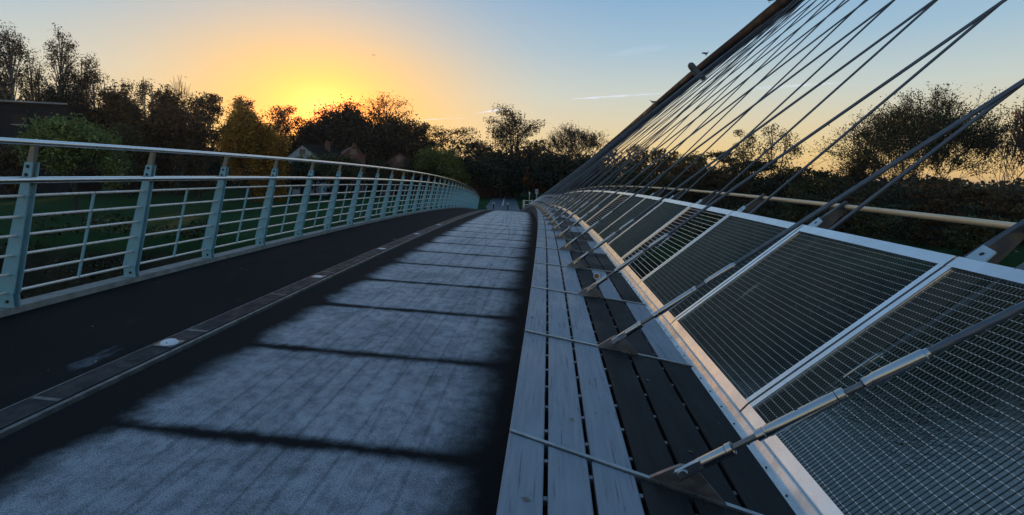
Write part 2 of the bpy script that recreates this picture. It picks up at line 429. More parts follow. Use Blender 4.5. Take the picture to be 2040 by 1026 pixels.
# ---- lamps set in the channel cover
def deck_lamp_mesh():
    a = MB(); a.box(-.075, .075, -.075, .075, -.01, .004)
    d = MB(); d.lathe([(0.004, .064), (.012, .061), (.022, .05), (.030, .032), (.034, .012), (.0345, .001)], 20)
    b = MB()
    for k in range(3):
        t = k * 2.1 + 5; b.lathe([(0, .006), (.004, .006)], 8, 0, Matrix.Translation((.05 * math.cos(t), .05 * math.sin(t), .0195)))
    d.add(b.v, b.f, 1)
    return a.mesh('plate', M['dull_steel']), d.mesh('lens', [M['lens'], M['bolt']])
LP = deck_lamp_mesh()
where = ['beside the near end of the kerb channel, closest of the row', 'second along the kerb channel from the near end', 'third along the kerb channel from the near end',
         'fourth along the kerb channel from the near end', 'fifth along the kerb channel from the near end']
for i in range(5):
    s = 3.62 + i * 2 * BAY
    o = empty('deck_lamp', W(s, -2.903, .0125)); o.rotation_euler = (0, math.atan(.045), R(2))
    tag(o, 'domed white lamp stud ' + where[i], 'deck lamp', 'lamp studs along the kerb channel')
    link('base_plate', LP[0], o); lo = link('lens', LP[1], o)
    if i: lo.scale = (.85, .85, .45)

# ---------------------------------------------------------------- left railing
railing = empty('parapet_railing'); tag(railing, 'pale blue post and bar railing leaning over the dark footway', 'railing')
UR, WR, UM, WM, UT, WT = -4.616189, .1537292, -4.365465, 1.241638, -4.298463, 1.553652
def ulean(w): return UR + (w - WR) * (UM - UR) / (WM - WR)
def post_meshes():
    """Local axes: x along u, y along s, z along w; the origin is at the foot of the post."""
    pl = MB(); k = (UM - UR) / (WM - WR)
    prof = [(-.008, .066), (.10, .062), (.115, .075), (.5, .062), (.9, .047), (1.09, .040), (1.235, .036)]   # height, half width
    offs = [(-.03), (0.0), (.003), 0, 0, 0, 0]
    for y0, y1 in ((-.032, -.022), (.022, .032)):
        ring = []
        for (h, hw), of in zip(prof, offs):
            c = k * h + of * -1
            ring.append([(c - hw, y0, h), (c + hw, y0, h), (c + hw, y1, h), (c - hw, y1, h)])
        pl.sweep(ring)
    bl = MB()
    for h, dx in ((.045, .03), (1.13, 0), (1.20, 0)):
        Mx = Matrix.Translation((k * h + dx, -.032, h)) @ Matrix.Rotation(R(90), 4, 'X')
        bl.lathe([(0, .0145), (.006, .0145), (.009, .009)], 8, 0, Mx)
    sh = MB()
    for h in BAR_H[:]:
        Mx = Matrix.Translation((k * h, -.036, h))
        sh.box(k * h - .05, k * h + .03, -.038, -.0325, h - .012, h - .004)
    am = MB(); k2 = (UT - UR) / (WT - WR)
    ring = []
    for h, hw in ((1.04, .026), (1.22, .028), (1.36, .021), (1.385, .02)):
        c = k2 * h; ring.append([(c - hw, -.0205, h), (c + hw, -.0205, h), (c + hw * .8, .0205, h), (c - hw * .8, .0205, h)])
    am.sweep(ring)
    pl.add(bl.v, bl.f, 1, True); pl.add(sh.v, sh.f, 0)
    return pl.mesh('post', [M['post'], M['bolt']]), am.mesh('upper_arm', M['arm_grey'])
BAR_H = [f * (WM - WR) for f in (.11, .26, .41, .565, .715, .876)]
PM = post_meshes()
S_RAIL_END = 49.2
npost = int((S_RAIL_END - S_POST) / BAY) + 1
for i in range(-2, npost):
    s = S_POST + i * BAY
    o = link('post', PM[0], railing); o.location = W(s, UR, WR); o.rotation_euler = (0, 0, -KH * s)
    for nm, me in (('upper_arm', PM[1]),):
        c = link(nm, me, o)
A0 = S_POST - 2.6 * BAY
for h in BAR_H:
    mb = MB(); u = ulean(WR + h)
    mb.tube([W(s, u, WR + h) for s in srange(A0, S_RAIL_END, BAY / 2)], .0125, 8); mb.build('bar', M['thin_rail'], railing)
mb = MB(); mb.tube([W(s, UM + .062, WM) for s in srange(A0, S_RAIL_END, BAY / 3)], .036, 12, 0, True, .78); mb.build('handrail', M['rail_tube'], railing)
mb = MB(); mb.tube([W(s, UT, WT) for s in srange(A0, S_RAIL_END, BAY / 3)], .033, 12, 0, True, .8); mb.build('top_rail', M['rail_tube'], railing)
stm = MB(); k = (UM - UR) / (WM - WR)
stm.sweep([[(k * h - .013, -.006, h), (k * h + .013, -.006, h), (k * h + .013, .006, h), (k * h - .013, .006, h)] for h in (BAR_H[0] - .012, BAR_H[-1] + .012)])
stm = stm.mesh('stanchion', M['post'])
for i in range(-2, npost - 1):
    s = S_POST + (i + .5) * BAY
    o = link('stanchion', stm, railing); o.location = W(s, UR, WR); o.rotation_euler = (0, 0, -KH * s)

# ---------------------------------------------------------------- bench
bench = empty('timber_bench'); tag(bench, 'long slatted timber bench with frosted inner planks beside the wire parapet', 'bench')
UB, WB, SK = -.1354193, .3520491, .53
def WBn(u): return WB + (u - UB) * .004
def sskew(i, u): return S_BRACKET + i * BAY - SK * (u - UB)
NB = 38
rng = random.Random(4)
light_outer = {1: [5], 2: [4], 4: [5], 6: [4, 5], 8: [5]}
for i in range(-2, NB):
    mb = MB(); gapc = MB()
    for k in range(6):
        u0, u1 = UB - .003 + k * .158, UB - .003 + k * .158 + .142
        frosted = k < 3 or (k in light_outer.get(i, [])) or (i > 8 and k < 5 and rng.random() < .45)
        dz = rng.uniform(-.002, .002)
        def pt(e, u, w):
            return W(sskew(i + e, u) + (.012 if e == 0 else -.012), u, w + dz)
        b = .004
        prof = [(u0, -.045), (u0, -b), (u0 + b, 0), (u1 - b, 0), (u1, -b), (u1, -.045)]
        rings = [[pt(e, u, WBn(u) + h) for u, h in prof] for e in (0, 1)]
        n = len(prof); o_ = len(mb.v)
        mb.sweep(rings, 0 if frosted else 1)
        if k < 5 and i < 12:
            for q in range(6):
                s = S_BRACKET + (i + (q + .5) / 6) * BAY - SK * (u1 - UB); uu = u1 + .001
                mb.hexa([W(s, uu, WBn(uu) - .03), W(s, uu + .014, WBn(uu) - .03), W(s + .02, uu + .014, WBn(uu) - .03), W(s + .02, uu, WBn(uu) - .03),
                         W(s, uu, WBn(uu) - .012), W(s, uu + .014, WBn(uu) - .012), W(s + .02, uu + .014, WBn(uu) - .012), W(s + .02, uu, WBn(uu) - .012)], 2)
    mb.build('seat', [M['plank_frost'], M['plank_bare'], M['dull_steel']], bench)
ribbon('front_board', [(UB + .004, -.16), (UB + .03, -.16), (UB + .03, WB - .05), (UB + .004, WB - .05)], S0, 50, .3, M['fascia'], bench)
ribbon('underframe', [(UB + .08, .18), (.62, .2), (.62, .25), (UB + .08, .24)], S0, 50, .5, M['hole'], bench)
ribbon('edge_strip', [(.800, .30), (.859, .30), (.859, .3655), (.8535, .3635), (.8365, .3435), (.831, .3405), (.800, .339)], S0, 50, .3, M['strip'], bench)
nb_ = MB()
for q in range(0, 90):
    s = .4 + q * .16
    nb_.lathe([(0, .004), (.003, .004)], 6, 0, Matrix.Translation(W(s, .816, .3398)))
nb_.build('nail', M['bolt'], bench)

def upin(i): return .465 - .049 * i + .00085 * i * i
D1 = Vector((.72771951, -.26062538, .63442787))
PIN_W = .405
plate_me = None
for i in range(-2, NB):
    br = MB()
    du = .004
    for ua, ub in ((UB + .004, .797),):
        a, b = sskew(i, ua), sskew(i, ub)
        br.hexa([W(a - .008, ua, WBn(ua) - .045), W(b - .008, ub, WBn(ub) - .045), W(b + .008, ub, WBn(ub) - .045), W(a + .008, ua, WBn(ua) - .045),
                 W(a - .009, ua, WBn(ua) + .009), W(b - .009, ub, WBn(ub) + .009), W(b + .009, ub, WBn(ub) + .009), W(a + .009, ua, WBn(ua) + .009)])
    bo = br.build('bracket', M['bracket'], bench)
    # the triangular lug that carries the cable
    p = upin(i); outl = [(-.105, .008), (.125, .008), (.085, .045), (.045, .085), (.02, .098), (-.008, .092), (-.035, .07)]
    front, back = [], []
    for x, h in outl:
        u = p + x; s = sskew(i, u)
        front.append(W(s - .007, u, WBn(u) + h - .004)); back.append(W(s + .007, u, WBn(u) + h - .004))
    n = len(outl); pm = MB(); pm.add(front + back, [tuple(range(n)), tuple(range(2 * n - 1, n - 1, -1))] + [(j, n + j, n + (j + 1) % n, (j + 1) % n) for j in range(n)])
    pm.build('anchor_plate', M['dull_steel'], bo)

# ---------------------------------------------------------------- wire parapet on the right
para = empty('mesh_parapet'); tag(para, 'outward leaning parapet of steel mesh panels beside the bench with a pale timber handrail', 'parapet')
UP, WP, UPT, WPT = .9126, .386, 1.6912, 1.0355
pu = Vector((UPT - UP, WPT - WP)); PWID = pu.length; pu.normalize(); pn = Vector((-pu.y, pu.x))
def PP(s, t, h=0.0):
    """Point on the panel: s along the bridge, t metres up the slope from the mesh edge, h proud of it."""
    return W(s, UP + pu.x * t + pn.x * h, WP + pu.y * t + pn.y * h)
def pbox(mb, s0, s1, t0, t1, h0, h1, mi=0, cut=1):
    ss = srange(s0, s1, (s1 - s0) / cut)
    mb.sweep([[PP(s, t0, h0), PP(s, t1, h0), PP(s, t1, h1), PP(s, t0, h1)] for s in ss], mi)
def panel(i, detail):
    s0, s1 = S_PANEL + i * BAY, S_PANEL + (i + 1) * BAY
    fr = MB(); a, b = s0 + .007, s1 - .007
    for qa, qb in ((a, (a + b) / 2), ((a + b) / 2, b)):   # the bottom flashing stands a little steeper than the mesh
        lo = [(.866, WP - .040), (.871, WP - .052), (UP, WP - .012), (UP - .005, WP + .008)]
        fr.sweep([[W(q, u_, w_) for u_, w_ in lo] for q in (qa, qb)])
    pbox(fr, a, b, PWID, PWID + .062, -.008, .010, 0, 2)
    pbox(fr, a, a + .03, 0, PWID, -.008, .0085); pbox(fr, b - .03, b, 0, PWID, -.008, .0085)
    fo = fr.build('panel_frame', M['frame'], para)
    a += .03; b -= .03
    open_panel = (i == 2 or i == 6)
    rod = MB(); nr = 29 if not open_panel else 21
    for k in range(nr):
        t = (k + .5) * PWID / nr; rr = .00145 if not open_panel else .003
        hh = .0006 if not open_panel else .001
        seg = [PP(a, t, hh), PP(b, t, hh)]
        rod.tube(seg, rr, 4, 0, False)
    rod.build('mesh_rod', M['mesh_rod'], fo)
    if not open_panel:
        sl_ = MB(); ns = detail
        for k in range(ns):
            s = a + (b - a) * (k + .5) / ns
            pbox(sl_, s - .0011, s + .0009, 0, PWID, -.0008, .0034)
        sl_.build('mesh_slat', M['mesh_slat'], fo)
for i in range(-2, NB - 1):
    panel(i, 72 if i < 14 else 60)
for i in range(-1, NB):
    s = S_PANEL + i * BAY
    ar = MB(); rings = []
    for t, dp, hw in ((-.02, .10, .022), (PWID, .105, .022), (PWID + .12, .09, .02), (PWID + .372, .045, .013)):
        h1 = -.012 if t < PWID + .05 else (-.018 if t < PWID + .2 else -.030)
        rings.append([PP(s - hw, t, h1 - dp), PP(s + hw, t, h1 - dp), PP(s + hw, t, h1), PP(s - hw, t, h1)])
    ar.sweep(rings)
    ao = ar.build('support_arm', M['arm'], para)
    lg = MB(); lg.sweep([[PP(s - .022, PWID + .072, .0), PP(s - .022, PWID + .16, .0), PP(s - .022, PWID + .16, -.008), PP(s - .022, PWID + .072, -.008)],
                         [PP(s - .115, PWID + .072, .0), PP(s - .105, PWID + .135, .0), PP(s - .105, PWID + .135, -.008), PP(s - .115, PWID + .072, -.008)]])
    c = PP(s - .068, PWID + .108, .0005); mz = (PP(s, 0, 1) - PP(s, 0, 0)).to_track_quat('Z', 'X').to_matrix().to_4x4(); mz.translation = c
    lo = lg.build('lug', M['lug'], ao)
    hb = MB(); hb.lathe([(0, .010), (.0012, .010)], 10, 0, mz); hb.build('bolt', M['hole'], lo)  # flat dark disc; the hole's darkness is painted, no bolt is modelled
mb = MB(); mb.tube([W(s, 2.0, 1.212) for s in srange(-1.0, 49, .4)], .0195, 12, 0, True, .85); mb.build('handrail', M['handrail'], para)

# ---------------------------------------------------------------- arch
# centre line of the leaning arch; it passes overhead to the right and comes down at the far bank
def arch_pts():
    key = [(1575, 0, 17.0), (1485, 71, 20.0), (1405, 134, 23.0), (1340, 188, 26.0), (1290, 230, 29.0), (1240, 272, 33.0), (1206, 300, 36.5), (1160, 340, 43.0), (1120, 374, 50.0), (1076, 411, 59.0), (1060, 424, 62.0)]
    far = [at(px, py, d) for px, py, d in key]
    near = []
    p0 = far[0]
    # mirror-like rise over the crown to behind the viewer
    for y, x, z in ((-9.0, 9.6, 8.1), (-4.5, 10.1, 8.75), (0.0, 10.2, 9.05), (4.0, 10.05, 9.1), (8.0, 9.62, 8.85), (12.5, 8.8, 8.3)):
        near.append(Vector((x, y, z)))
    return near + far
def catmull(P, n=8):
    out = []
    for i in range(len(P) - 1):
        a, b, c, d = P[max(i - 1, 0)], P[i], P[i + 1], P[min(i + 2, len(P) - 1)]
        for k in range(n):
            t = k / n
            out.append(.5 * ((2 * b) + (c - a) * t + (2 * a - 5 * b + 4 * c - d) * t * t + (3 * b - a - 3 * c + d) * t ** 3))
    out.append(P[-1]); return out
ARCH = catmull(arch_pts())
arch = empty('bridge_arch', ARCH[-1]); tag(arch, 'dark tubular steel arch leaning outwards above the stay cables', 'arch')
mb = MB(); mb.tube([p - ARCH[-1] for p in ARCH], .30, 20); mb.build('arch_tube', M['arch'], arch)
fin = MB(); fin.tube([p - ARCH[-1] + Vector((-.10, 0, -.27)) for p in ARCH[20:]], .05, 6); fin.build('cable_rib', M['arch'], arch)
foot = MB(); foot.lathe([(-3, 1.0), (-.3, 1.0), (.1, .8), (.5, .5)], 18); foot.build('arch_foot', M['edge'], arch)
def arch_at_y(y):
    for a, b in zip(ARCH, ARCH[1:]):
        if a.y <= y <= b.y: return a.lerp(b, (y - a.y) / (b.y - a.y))
    return ARCH[0] if y < ARCH[0].y else ARCH[-1]

# ---------------------------------------------------------------- stay cables
ORD = ['nearest', 'second', 'third', 'fourth', 'fifth', 'sixth', 'seventh', 'eighth', 'ninth', 'tenth', 'eleventh', 'twelfth', 'thirteenth', 'fourteenth', 'fifteenth', 'sixteenth', 'seventeenth', 'eighteenth']
def cable_parts():
    clev = MB()
    for sx in (-1, 1):     # two cheeks of the fork, then the barrel
        rings = []
        for z, w, t0, t1 in ((-.032, .018, .010, .020), (-.02, .027, .010, .022), (.03, .028, .010, .023), (.06, .028, .007, .026), (.075, .028, .0, .027)):
            xa, xb = sx * t0, sx * t1
            rings.append([(xa, -w, z), (xb, -w * .72, z), (xb, w * .72, z), (xa, w, z)] if sx > 0 else [(xb, -w * .72, z), (xa, -w, z), (xa, w, z), (xb, w * .72, z)])
        clev.sweep(rings)
    clev.lathe([(.068, .026), (.08, .0285), (.165, .0275), (.168, .0305), (.188, .0305), (.190, .02)], 20)
    pin = MB(); pin.lathe([(-.033, .017), (-.030, .0195), (.030, .0195), (.033, .017)], 14, 0, Matrix.Rotation(R(90), 4, 'Y'))
    rod = MB(); rod.lathe([(.186, .0145), (.285, .0145)], 14); rod2 = MB(); rod2.lathe([(.55, .0145), (.63, .0145)], 14)
    tb = MB(); tb.lathe([(.272, .018), (.274, .0255), (.30, .0255), (.302, .023), (.315, .0265), (.36, .0275), (.50, .0275), (.536, .0265), (.538, .023)], 20)
    nut = MB(); nut.lathe([(.538, .0225), (.540, .0275), (.562, .0275), (.564, .0225)], 8)
    hole = MB(); hole.lathe([(0, .0055), (.0015, .0055)], 10, 0, Matrix.Translation((0, .0272, .42)) @ Matrix.Rotation(R(-90), 4, 'X'))
    sock = MB(); sock.lathe([(.615, .018), (.62, .0235), (.645, .024), (.65, .0265), (.79, .0245), (.795, .02), (.805, .0185)], 20)
    for q_ in (clev, pin, rod, rod2, tb, nut, hole, sock): q_.v = [(x * .68, y * .68, z) for x, y, z in q_.v]
    return [(n, b.mesh(n, M[mt])) for n, b, mt in (('clevis', clev, 'steel'), ('pin', pin, 'steel'), ('threaded_rod', rod, 'dull_steel'), ('threaded_stud', rod2, 'dull_steel'), ('turnbuckle', tb, 'steel'), ('locknut', nut, 'steel'), ('inspection_hole', hole, 'hole'), ('socket', sock, 'steel'))]
CP = dict(cable_parts())
def strand_mesh(z0, length, r, twist_len):
    mb = MB(); n = 24; zs = []
    if twist_len > 0:
        k = int(twist_len / .012); zs = [z0 + twist_len * j / k for j in range(k + 1)]
        vs = []
        for j, z in enumerate(zs):
            for q in range(n):
                a = 2 * math.pi * q / n; rr = r * (.95 + .09 * abs(math.cos(3 * a - z * 42)))
                vs.append((rr * math.cos(a), rr * math.sin(a), z))
        mb.add(vs, [(j * n + q, j * n + (q + 1) % n, (j + 1) * n + (q + 1) % n, (j + 1) * n + q) for j in range(len(zs) - 1) for q in range(n)], 0, True)
    if length - twist_len > 0: mb.lathe([(z0 + twist_len, r), (z0 + length, r)], 10)
    return mb.mesh('strand', M['strand'])
def frame_along(p, d, hint):
    z = d.normalized(); x = hint - z * hint.dot(z); x.normalize(); y = z.cross(x)
    m_ = Matrix((x, y, z)).transposed().to_4x4(); m_.translation = p; return m_
def word(i, tail):
    return ORD[i] if i < len(ORD) else 'far'
for i in range(0, NB):
    u = upin(i); p = W(sskew(i, u), u, PIN_W + (u - UB) * .025)
    d = D1.copy()
    zt = arch_at_y(p.y - 3.2).z
    t = max((zt - p.z) / d.z, 1.5); e = p + d * t
    if i >= 11:
        tgt = arch_at_y(e.y) + Vector((-.15, 0, -.2)); f = min(1.0, (i - 10) / 3.0); e = e.lerp(tgt, f)
    if (e - p).length < 1.6 or p.y > 49: continue
    d = (e - p)
    if i < len(ORD):
        lab = ('stay cable with polished fork and turnbuckle on the bench bracket nearest the viewer' if i == 0 else 'stay cable rising from the %s bench bracket, counting from the near end' % ORD[i])
    else: lab = 'thin stay cable bunched with others under the far end of the arch'
    o = empty('stay_cable', p); o.matrix_world = frame_along(p, d, Vector((.45, .89, 0)).cross(Vector((0, 0, 1))) if False else Vector((SK, 1, 0)).normalized())
    tag(o, lab, 'stay cable', 'stay cables anchored on the bench')
    cl = link('clevis', CP['clevis'], o); link('pin', CP['pin'], cl)
    link('threaded_rod', CP['threaded_rod'], o); link('threaded_rod', CP['threaded_stud'], o); tb = link('turnbuckle', CP['turnbuckle'], o); link('locknut', CP['locknut'], tb)
    if i < 3: link('inspection_hole', CP['inspection_hole'], tb)
    link('socket', CP['socket'], o)
    link('strand', strand_mesh(.80, d.length - .80, .0112, 2.2 if i < 2 else 0), o)
D2 = Vector((1, -.5, 1.154)).normalized()
for i in range(-1, NB - 4):
    p = W(2.405 + i * BAY, .9 + .016 * i if i < 8 else .9 + .128 - .03 * (i - 8), .1)
    zt = arch_at_y(p.y - 3.6).z; t = max((zt - p.z) / D2.z, 1.5); e = p + D2 * t
    if i >= 11:
        tgt = arch_at_y(e.y) + Vector((.1, 0, -.22)); f = min(1.0, (i - 10) / 3.0); e = e.lerp(tgt, f)
    d = e - p
    if d.length < 1.6 or p.y > 46: continue
    o = empty('stay_cable', p); o.matrix_world = frame_along(p, d, Vector((.5, 1, 0)))
    k = i + 1
    lab = ('stay cable rising outside the parapet behind the mesh panels, %s of the outer row' % ORD[k]) if k < len(ORD) else 'thin stay cable outside the parapet bunched at the far end of the arch'
    tag(o, lab, 'stay cable', 'stay cables anchored outside the parapet')
    link('socket', CP['socket'], o); link('strand', strand_mesh(.05, d.length - .05, .0112, 0), o)
# ---------------------------------------------------------------- ground, river, paths
GZ = -2.8
def ground_at(px, py):
    r = ray(px, py); t = (EYE - GZ) / -r.z
    return Vector((0, 0, EYE)) + r * t
def bank_y(x): return 24.5 + 1.6 * math.sin(x * .045 + .6) + 1.1 * math.sin(x * .13 + 2) + (abs(x) * .03)
def gz(x, y):
    k = (y - bank_y(x)) / 6.0
    k = min(1.0, max(0.0, k)); k = k * k * (3 - 2 * k)
    return -9.0 + k * (9.0 + GZ) + .10 * math.sin(x * .21) * math.sin(y * .17) * k * (1 if y < 60 else .3)
def terrain():
    xs = sorted(set([round(v, 2) for v in list(np.arange(-90, 90.1, 3)) + [-2500, -1200, -600, -350, -220, -150, -115, 115, 150, 220, 350, 600, 1200, 2500]]))
    ys = [-400, -150, -60, -20, 0, 10] + list(np.arange(16, 40, 1.0)) + list(np.arange(40, 130, 5)) + [140, 170, 220, 300, 500, 900, 1600, 3000]
    v = np.array([(x, y, gz(x, y)) for y in ys for x in xs]); n = len(xs)
    f = [(j * n + i, j * n + i + 1, (j + 1) * n + i + 1, (j + 1) * n + i) for j in range(len(ys) - 1) for i in range(n - 1)]
    g = NT('river_meadow')
    c = g.new('ShaderNodeTexCoord').outputs['Object']; sp = g.new('ShaderNodeSeparateXYZ'); g.l(c, sp.inputs[0])
    gr = g.mixc(g.smooth(g.noise(.16, 5, .6, c), .3, .7), (.010, .038, .012), (.020, .055, .017))
    gr = g.mixc(g.smooth(g.noise(.5, 5, .65, c), .55, .75, 0, .6), gr, (.045, .032, .014))
    mud = g.mixc(g.smooth(g.noise(.8, 5, .6, c), .3, .7), (.012, .012, .009), (.03, .028, .018))
    g.set(Base_Color=g.mixc(g.smooth(sp.outputs[2], -4.2, -2.95), mud, gr), Roughness=.95, Specular_IOR_Level=.03)
    g.bump(g.noise(3, 5, .7, c), .8, .15)
    o = link('ground', np_mesh('ground', v, np.array(f), g.m, smooth=True)); tag(o, kind='structure')
terrain()
g = NT('river_water')
c = g.obj()
g.set(Base_Color=(.010, .014, .013), Roughness=.05, Specular_IOR_Level=1.0)
g.bump(g.math('ADD', g.noise(1.6, 4, .6, c), g.math('MULTIPLY', g.noise(7, 3, .6, c), .25)), .22, .12)
mb = MB(); mb.add([(-900, -380, -6.6), (900, -380, -6.6), (900, 60, -6.6), (-900, 60, -6.6)], [(0, 1, 2, 3)]); tag(mb.build('river', g.m), kind='structure')

pathm = mottled('grey_path', (.045, .055, .066), (.075, .088, .10), 1.2, .6, 0, .1, .2)
def lerp_x(a, b, y): return a[0] + (b[0] - a[0]) * (y - a[1]) / (b[1] - a[1])
La, Lb, Ra, Rb = (968, 412), (986, 389), (1035, 417), (1025.5, 391)
la, lb, ra, rb = [ground_at(*p) for p in (La, Lb, Ra, Rb)]
pl0, pr0 = W(52, -3.2), W(52, .3)
mb = MB()
pts = []
for a, b in ((pl0, pr0), (la, ra), (lb, rb)): pts += [(a.x, a.y, GZ + .03), (b.x, b.y, GZ + .03)]
mb.add(pts, [(0, 1, 3, 2), (2, 3, 5, 4)]); tag(mb.build('path', pathm), kind='structure')
ca, cb = ground_at(1001.2, 410), ground_at(1005.3, 391.5)
d = (cb - ca).normalized(); sd = Vector((d.y, -d.x, 0)) * .09
mb = MB()
mb.add([(p.x, p.y, GZ + .036) for p in (ca - sd, ca + sd, cb + sd, cb - sd)], [(0, 1, 2, 3)]); tag(mb.build('path_marking', mottled('worn_white_line', (.45, .46, .46), (.6, .6, .6), 3, .7)), kind='structure')
# leaf-strewn track across the meadow
litter = mottled('leaf_litter', (.05, .03, .018), (.11, .06, .03), 1.5, .95, 0, .05, .4)
mb = MB(); row = [(-60, 100), (-40, 112), (-20, 122), (-8, 128), (6, 132)]
mb.add([(x, y + o, GZ + .02 + .01 * math.sin(x)) for x, y in row for o in (-2.4, 2.4)], [(2 * i, 2 * i + 2, 2 * i + 3, 2 * i + 1) for i in range(len(row) - 1)])
tag(mb.build('track', litter), kind='structure')

# ---------------------------------------------------------------- trees
def leaf_mat(name, c1, c2, trans=.35, scale=.5):
    g = NT(name)
    c = g.new('ShaderNodeTexCoord').outputs['Object']
    n1 = g.noise(scale, 4, .6, c); n2 = g.noise(9, 2, .6, c)
    k = g.mixc(g.smooth(n1, .32, .68), c1, c2); k = g.mixc(g.smooth(n2, .3, .7, 0, .5), k, tuple(v * .5 for v in c1))
    g.set(Base_Color=k, Roughness=.6, Specular_IOR_Level=.25)
    tr = g.new('ShaderNodeBsdfTranslucent'); g.l(k, tr.inputs[0])
    mx = g.new('ShaderNodeMixShader'); mx.inputs[0].default_value = trans
    g.l(g.b.outputs[0], mx.inputs[1]); g.l(tr.outputs[0], mx.inputs[2]); g.l(mx.outputs[0], g.out.inputs[0])
    return g.m
LM = dict(willow=leaf_mat('willow_leaves', (.07, .085, .028), (.13, .125, .05)), dark=leaf_mat('dark_leaves', (0.036, 0.049, 0.024), (0.072, 0.073, 0.032)), olive=leaf_mat('olive_leaves', (0.103, 0.108, 0.042), (0.181, 0.151, 0.052)),
          gold=leaf_mat('golden_leaves', (0.506, 0.253, 0.027), (0.818, 0.446, 0.068)), green=leaf_mat('fresh_green_leaves', (0.213, 0.319, 0.085), (0.510, 0.574, 0.170)),
          brown=leaf_mat('brown_leaves', (0.104, 0.065, 0.030), (0.216, 0.119, 0.039)), lime=leaf_mat('yellow_green_leaves', (0.204, 0.235, 0.041), (0.408, 0.367, 0.072)),
          rust=leaf_mat('rust_leaves', (0.208, 0.078, 0.016), (0.390, 0.156, 0.026)), bank=leaf_mat('bank_leaves', (0.046, 0.054, 0.025), (0.099, 0.092, 0.037), .2))
BARK = mottled('bark', (.020, .016, .013), (.045, .036, .028), 3, .9, 0, .08, .5, (1, 1, .3))
BIRCH = mottled('pale_bark', (.05, .05, .048), (.20, .20, .19), 2.5, .8, 0, .08, .3, (1, 1, .5))

def leaf_quads(P, size, r):
    n = len(P); a = r.normal(size=(n, 3)); a /= np.linalg.norm(a, axis=1)[:, None]
    b = r.normal(size=(n, 3)); b -= a * (a * b).sum(1)[:, None]; b /= np.linalg.norm(b, axis=1)[:, None]
    s = size * r.uniform(.55, 1.25, (n, 1)); a = a * s * .5; b = b * s * .34
    v = np.stack([P - a, P + b, P + a, P - b], 1).reshape(-1, 3)
    return v, np.arange(4 * n).reshape(n, 4)

def leaf_mesh(name, P, size, r, mat, centre=None, N=None):
    v, f = leaf_quads(P, size, r)
    me = np_mesh(name, v, f, mat, smooth=True)
    if N is None: N = P - centre
    N = N / (np.linalg.norm(N, axis=1)[:, None] + 1e-6) + r.normal(size=P.shape) * .38 + np.array([0, 0, .15])
    N /= np.linalg.norm(N, axis=1)[:, None]
    me.normals_split_custom_set_from_vertices(np.repeat(N, 4, 0).tolist())
    return me

def grow(seed, levels=5, kids=3, spread=.75, up=.25, ratio=.74, trunk=.28, stems=1, wob=.18, start=0.0):
    rg = random.Random(seed); segs = []; tips = []
    def rv(): return Vector((rg.gauss(0, 1), rg.gauss(0, 1), rg.gauss(0, 1)))
    def br(p, d, ln, rad, lv):
        q = p; pts = [p]
        for k in range(2):
            d = (d + rv() * wob + Vector((0, 0, up * .3))).normalized(); q = q + d * (ln / 2); pts.append(q)
        segs.append((pts, rad, rad * .62, lv))
        if lv >= levels - 1: tips.append(pts[1] if rg.random() < .5 else q)
        if lv >= levels: tips.append(q); return
        n = kids + (1 if rg.random() < .3 else 0)
        ph = rg.uniform(0, 6.28)
        a = d.orthogonal().normalized(); b = d.cross(a)
        for k in range(n):
            th = ph + 6.283 * k / n + rg.uniform(-.5, .5); sp = spread * rg.uniform(.55, 1.25)
            if k == 0: sp *= .45
            nd = (d * math.cos(sp) + (a * math.cos(th) + b * math.sin(th)) * math.sin(sp) + Vector((0, 0, up))).normalized()
            src = pts[1].lerp(pts[2], rg.uniform(.2, 1)) if k else q
            br(src, nd, ln * ratio * rg.uniform(.8, 1.2), rad * .60, lv + 1)
    for k in range(stems):
        a = 6.283 * k / stems
        d = Vector((0, 0, 1)) if stems == 1 else Vector((math.cos(a) * .55, math.sin(a) * .55, 1)).normalized()
        br(Vector((0, 0, 0)), d, trunk, .022 / math.sqrt(stems), 0)
    return segs, tips

def tubes_np(segs, rs, n=4):
    V = []; Fc = []
    for pts, r0, r1, lv in segs:
        base = len(V); k = len(pts)
        for i, p in enumerate(pts):
            t = (pts[min(i + 1, k - 1)] - pts[max(i - 1, 0)]).normalized(); a = t.orthogonal().normalized(); b = t.cross(a)
            rr = (r0 + (r1 - r0) * i / (k - 1)) * rs
            for j in range(n):
                th = 6.2832 * j / n; V.append(p + (a * math.cos(th) + b * math.sin(th)) * rr)
        Fc += [(base + i * n + j, base + i * n + (j + 1) % n, base + (i + 1) * n + (j + 1) % n, base + (i + 1) * n + j) for i in range(k - 1) for j in range(n)]
    return V, Fc

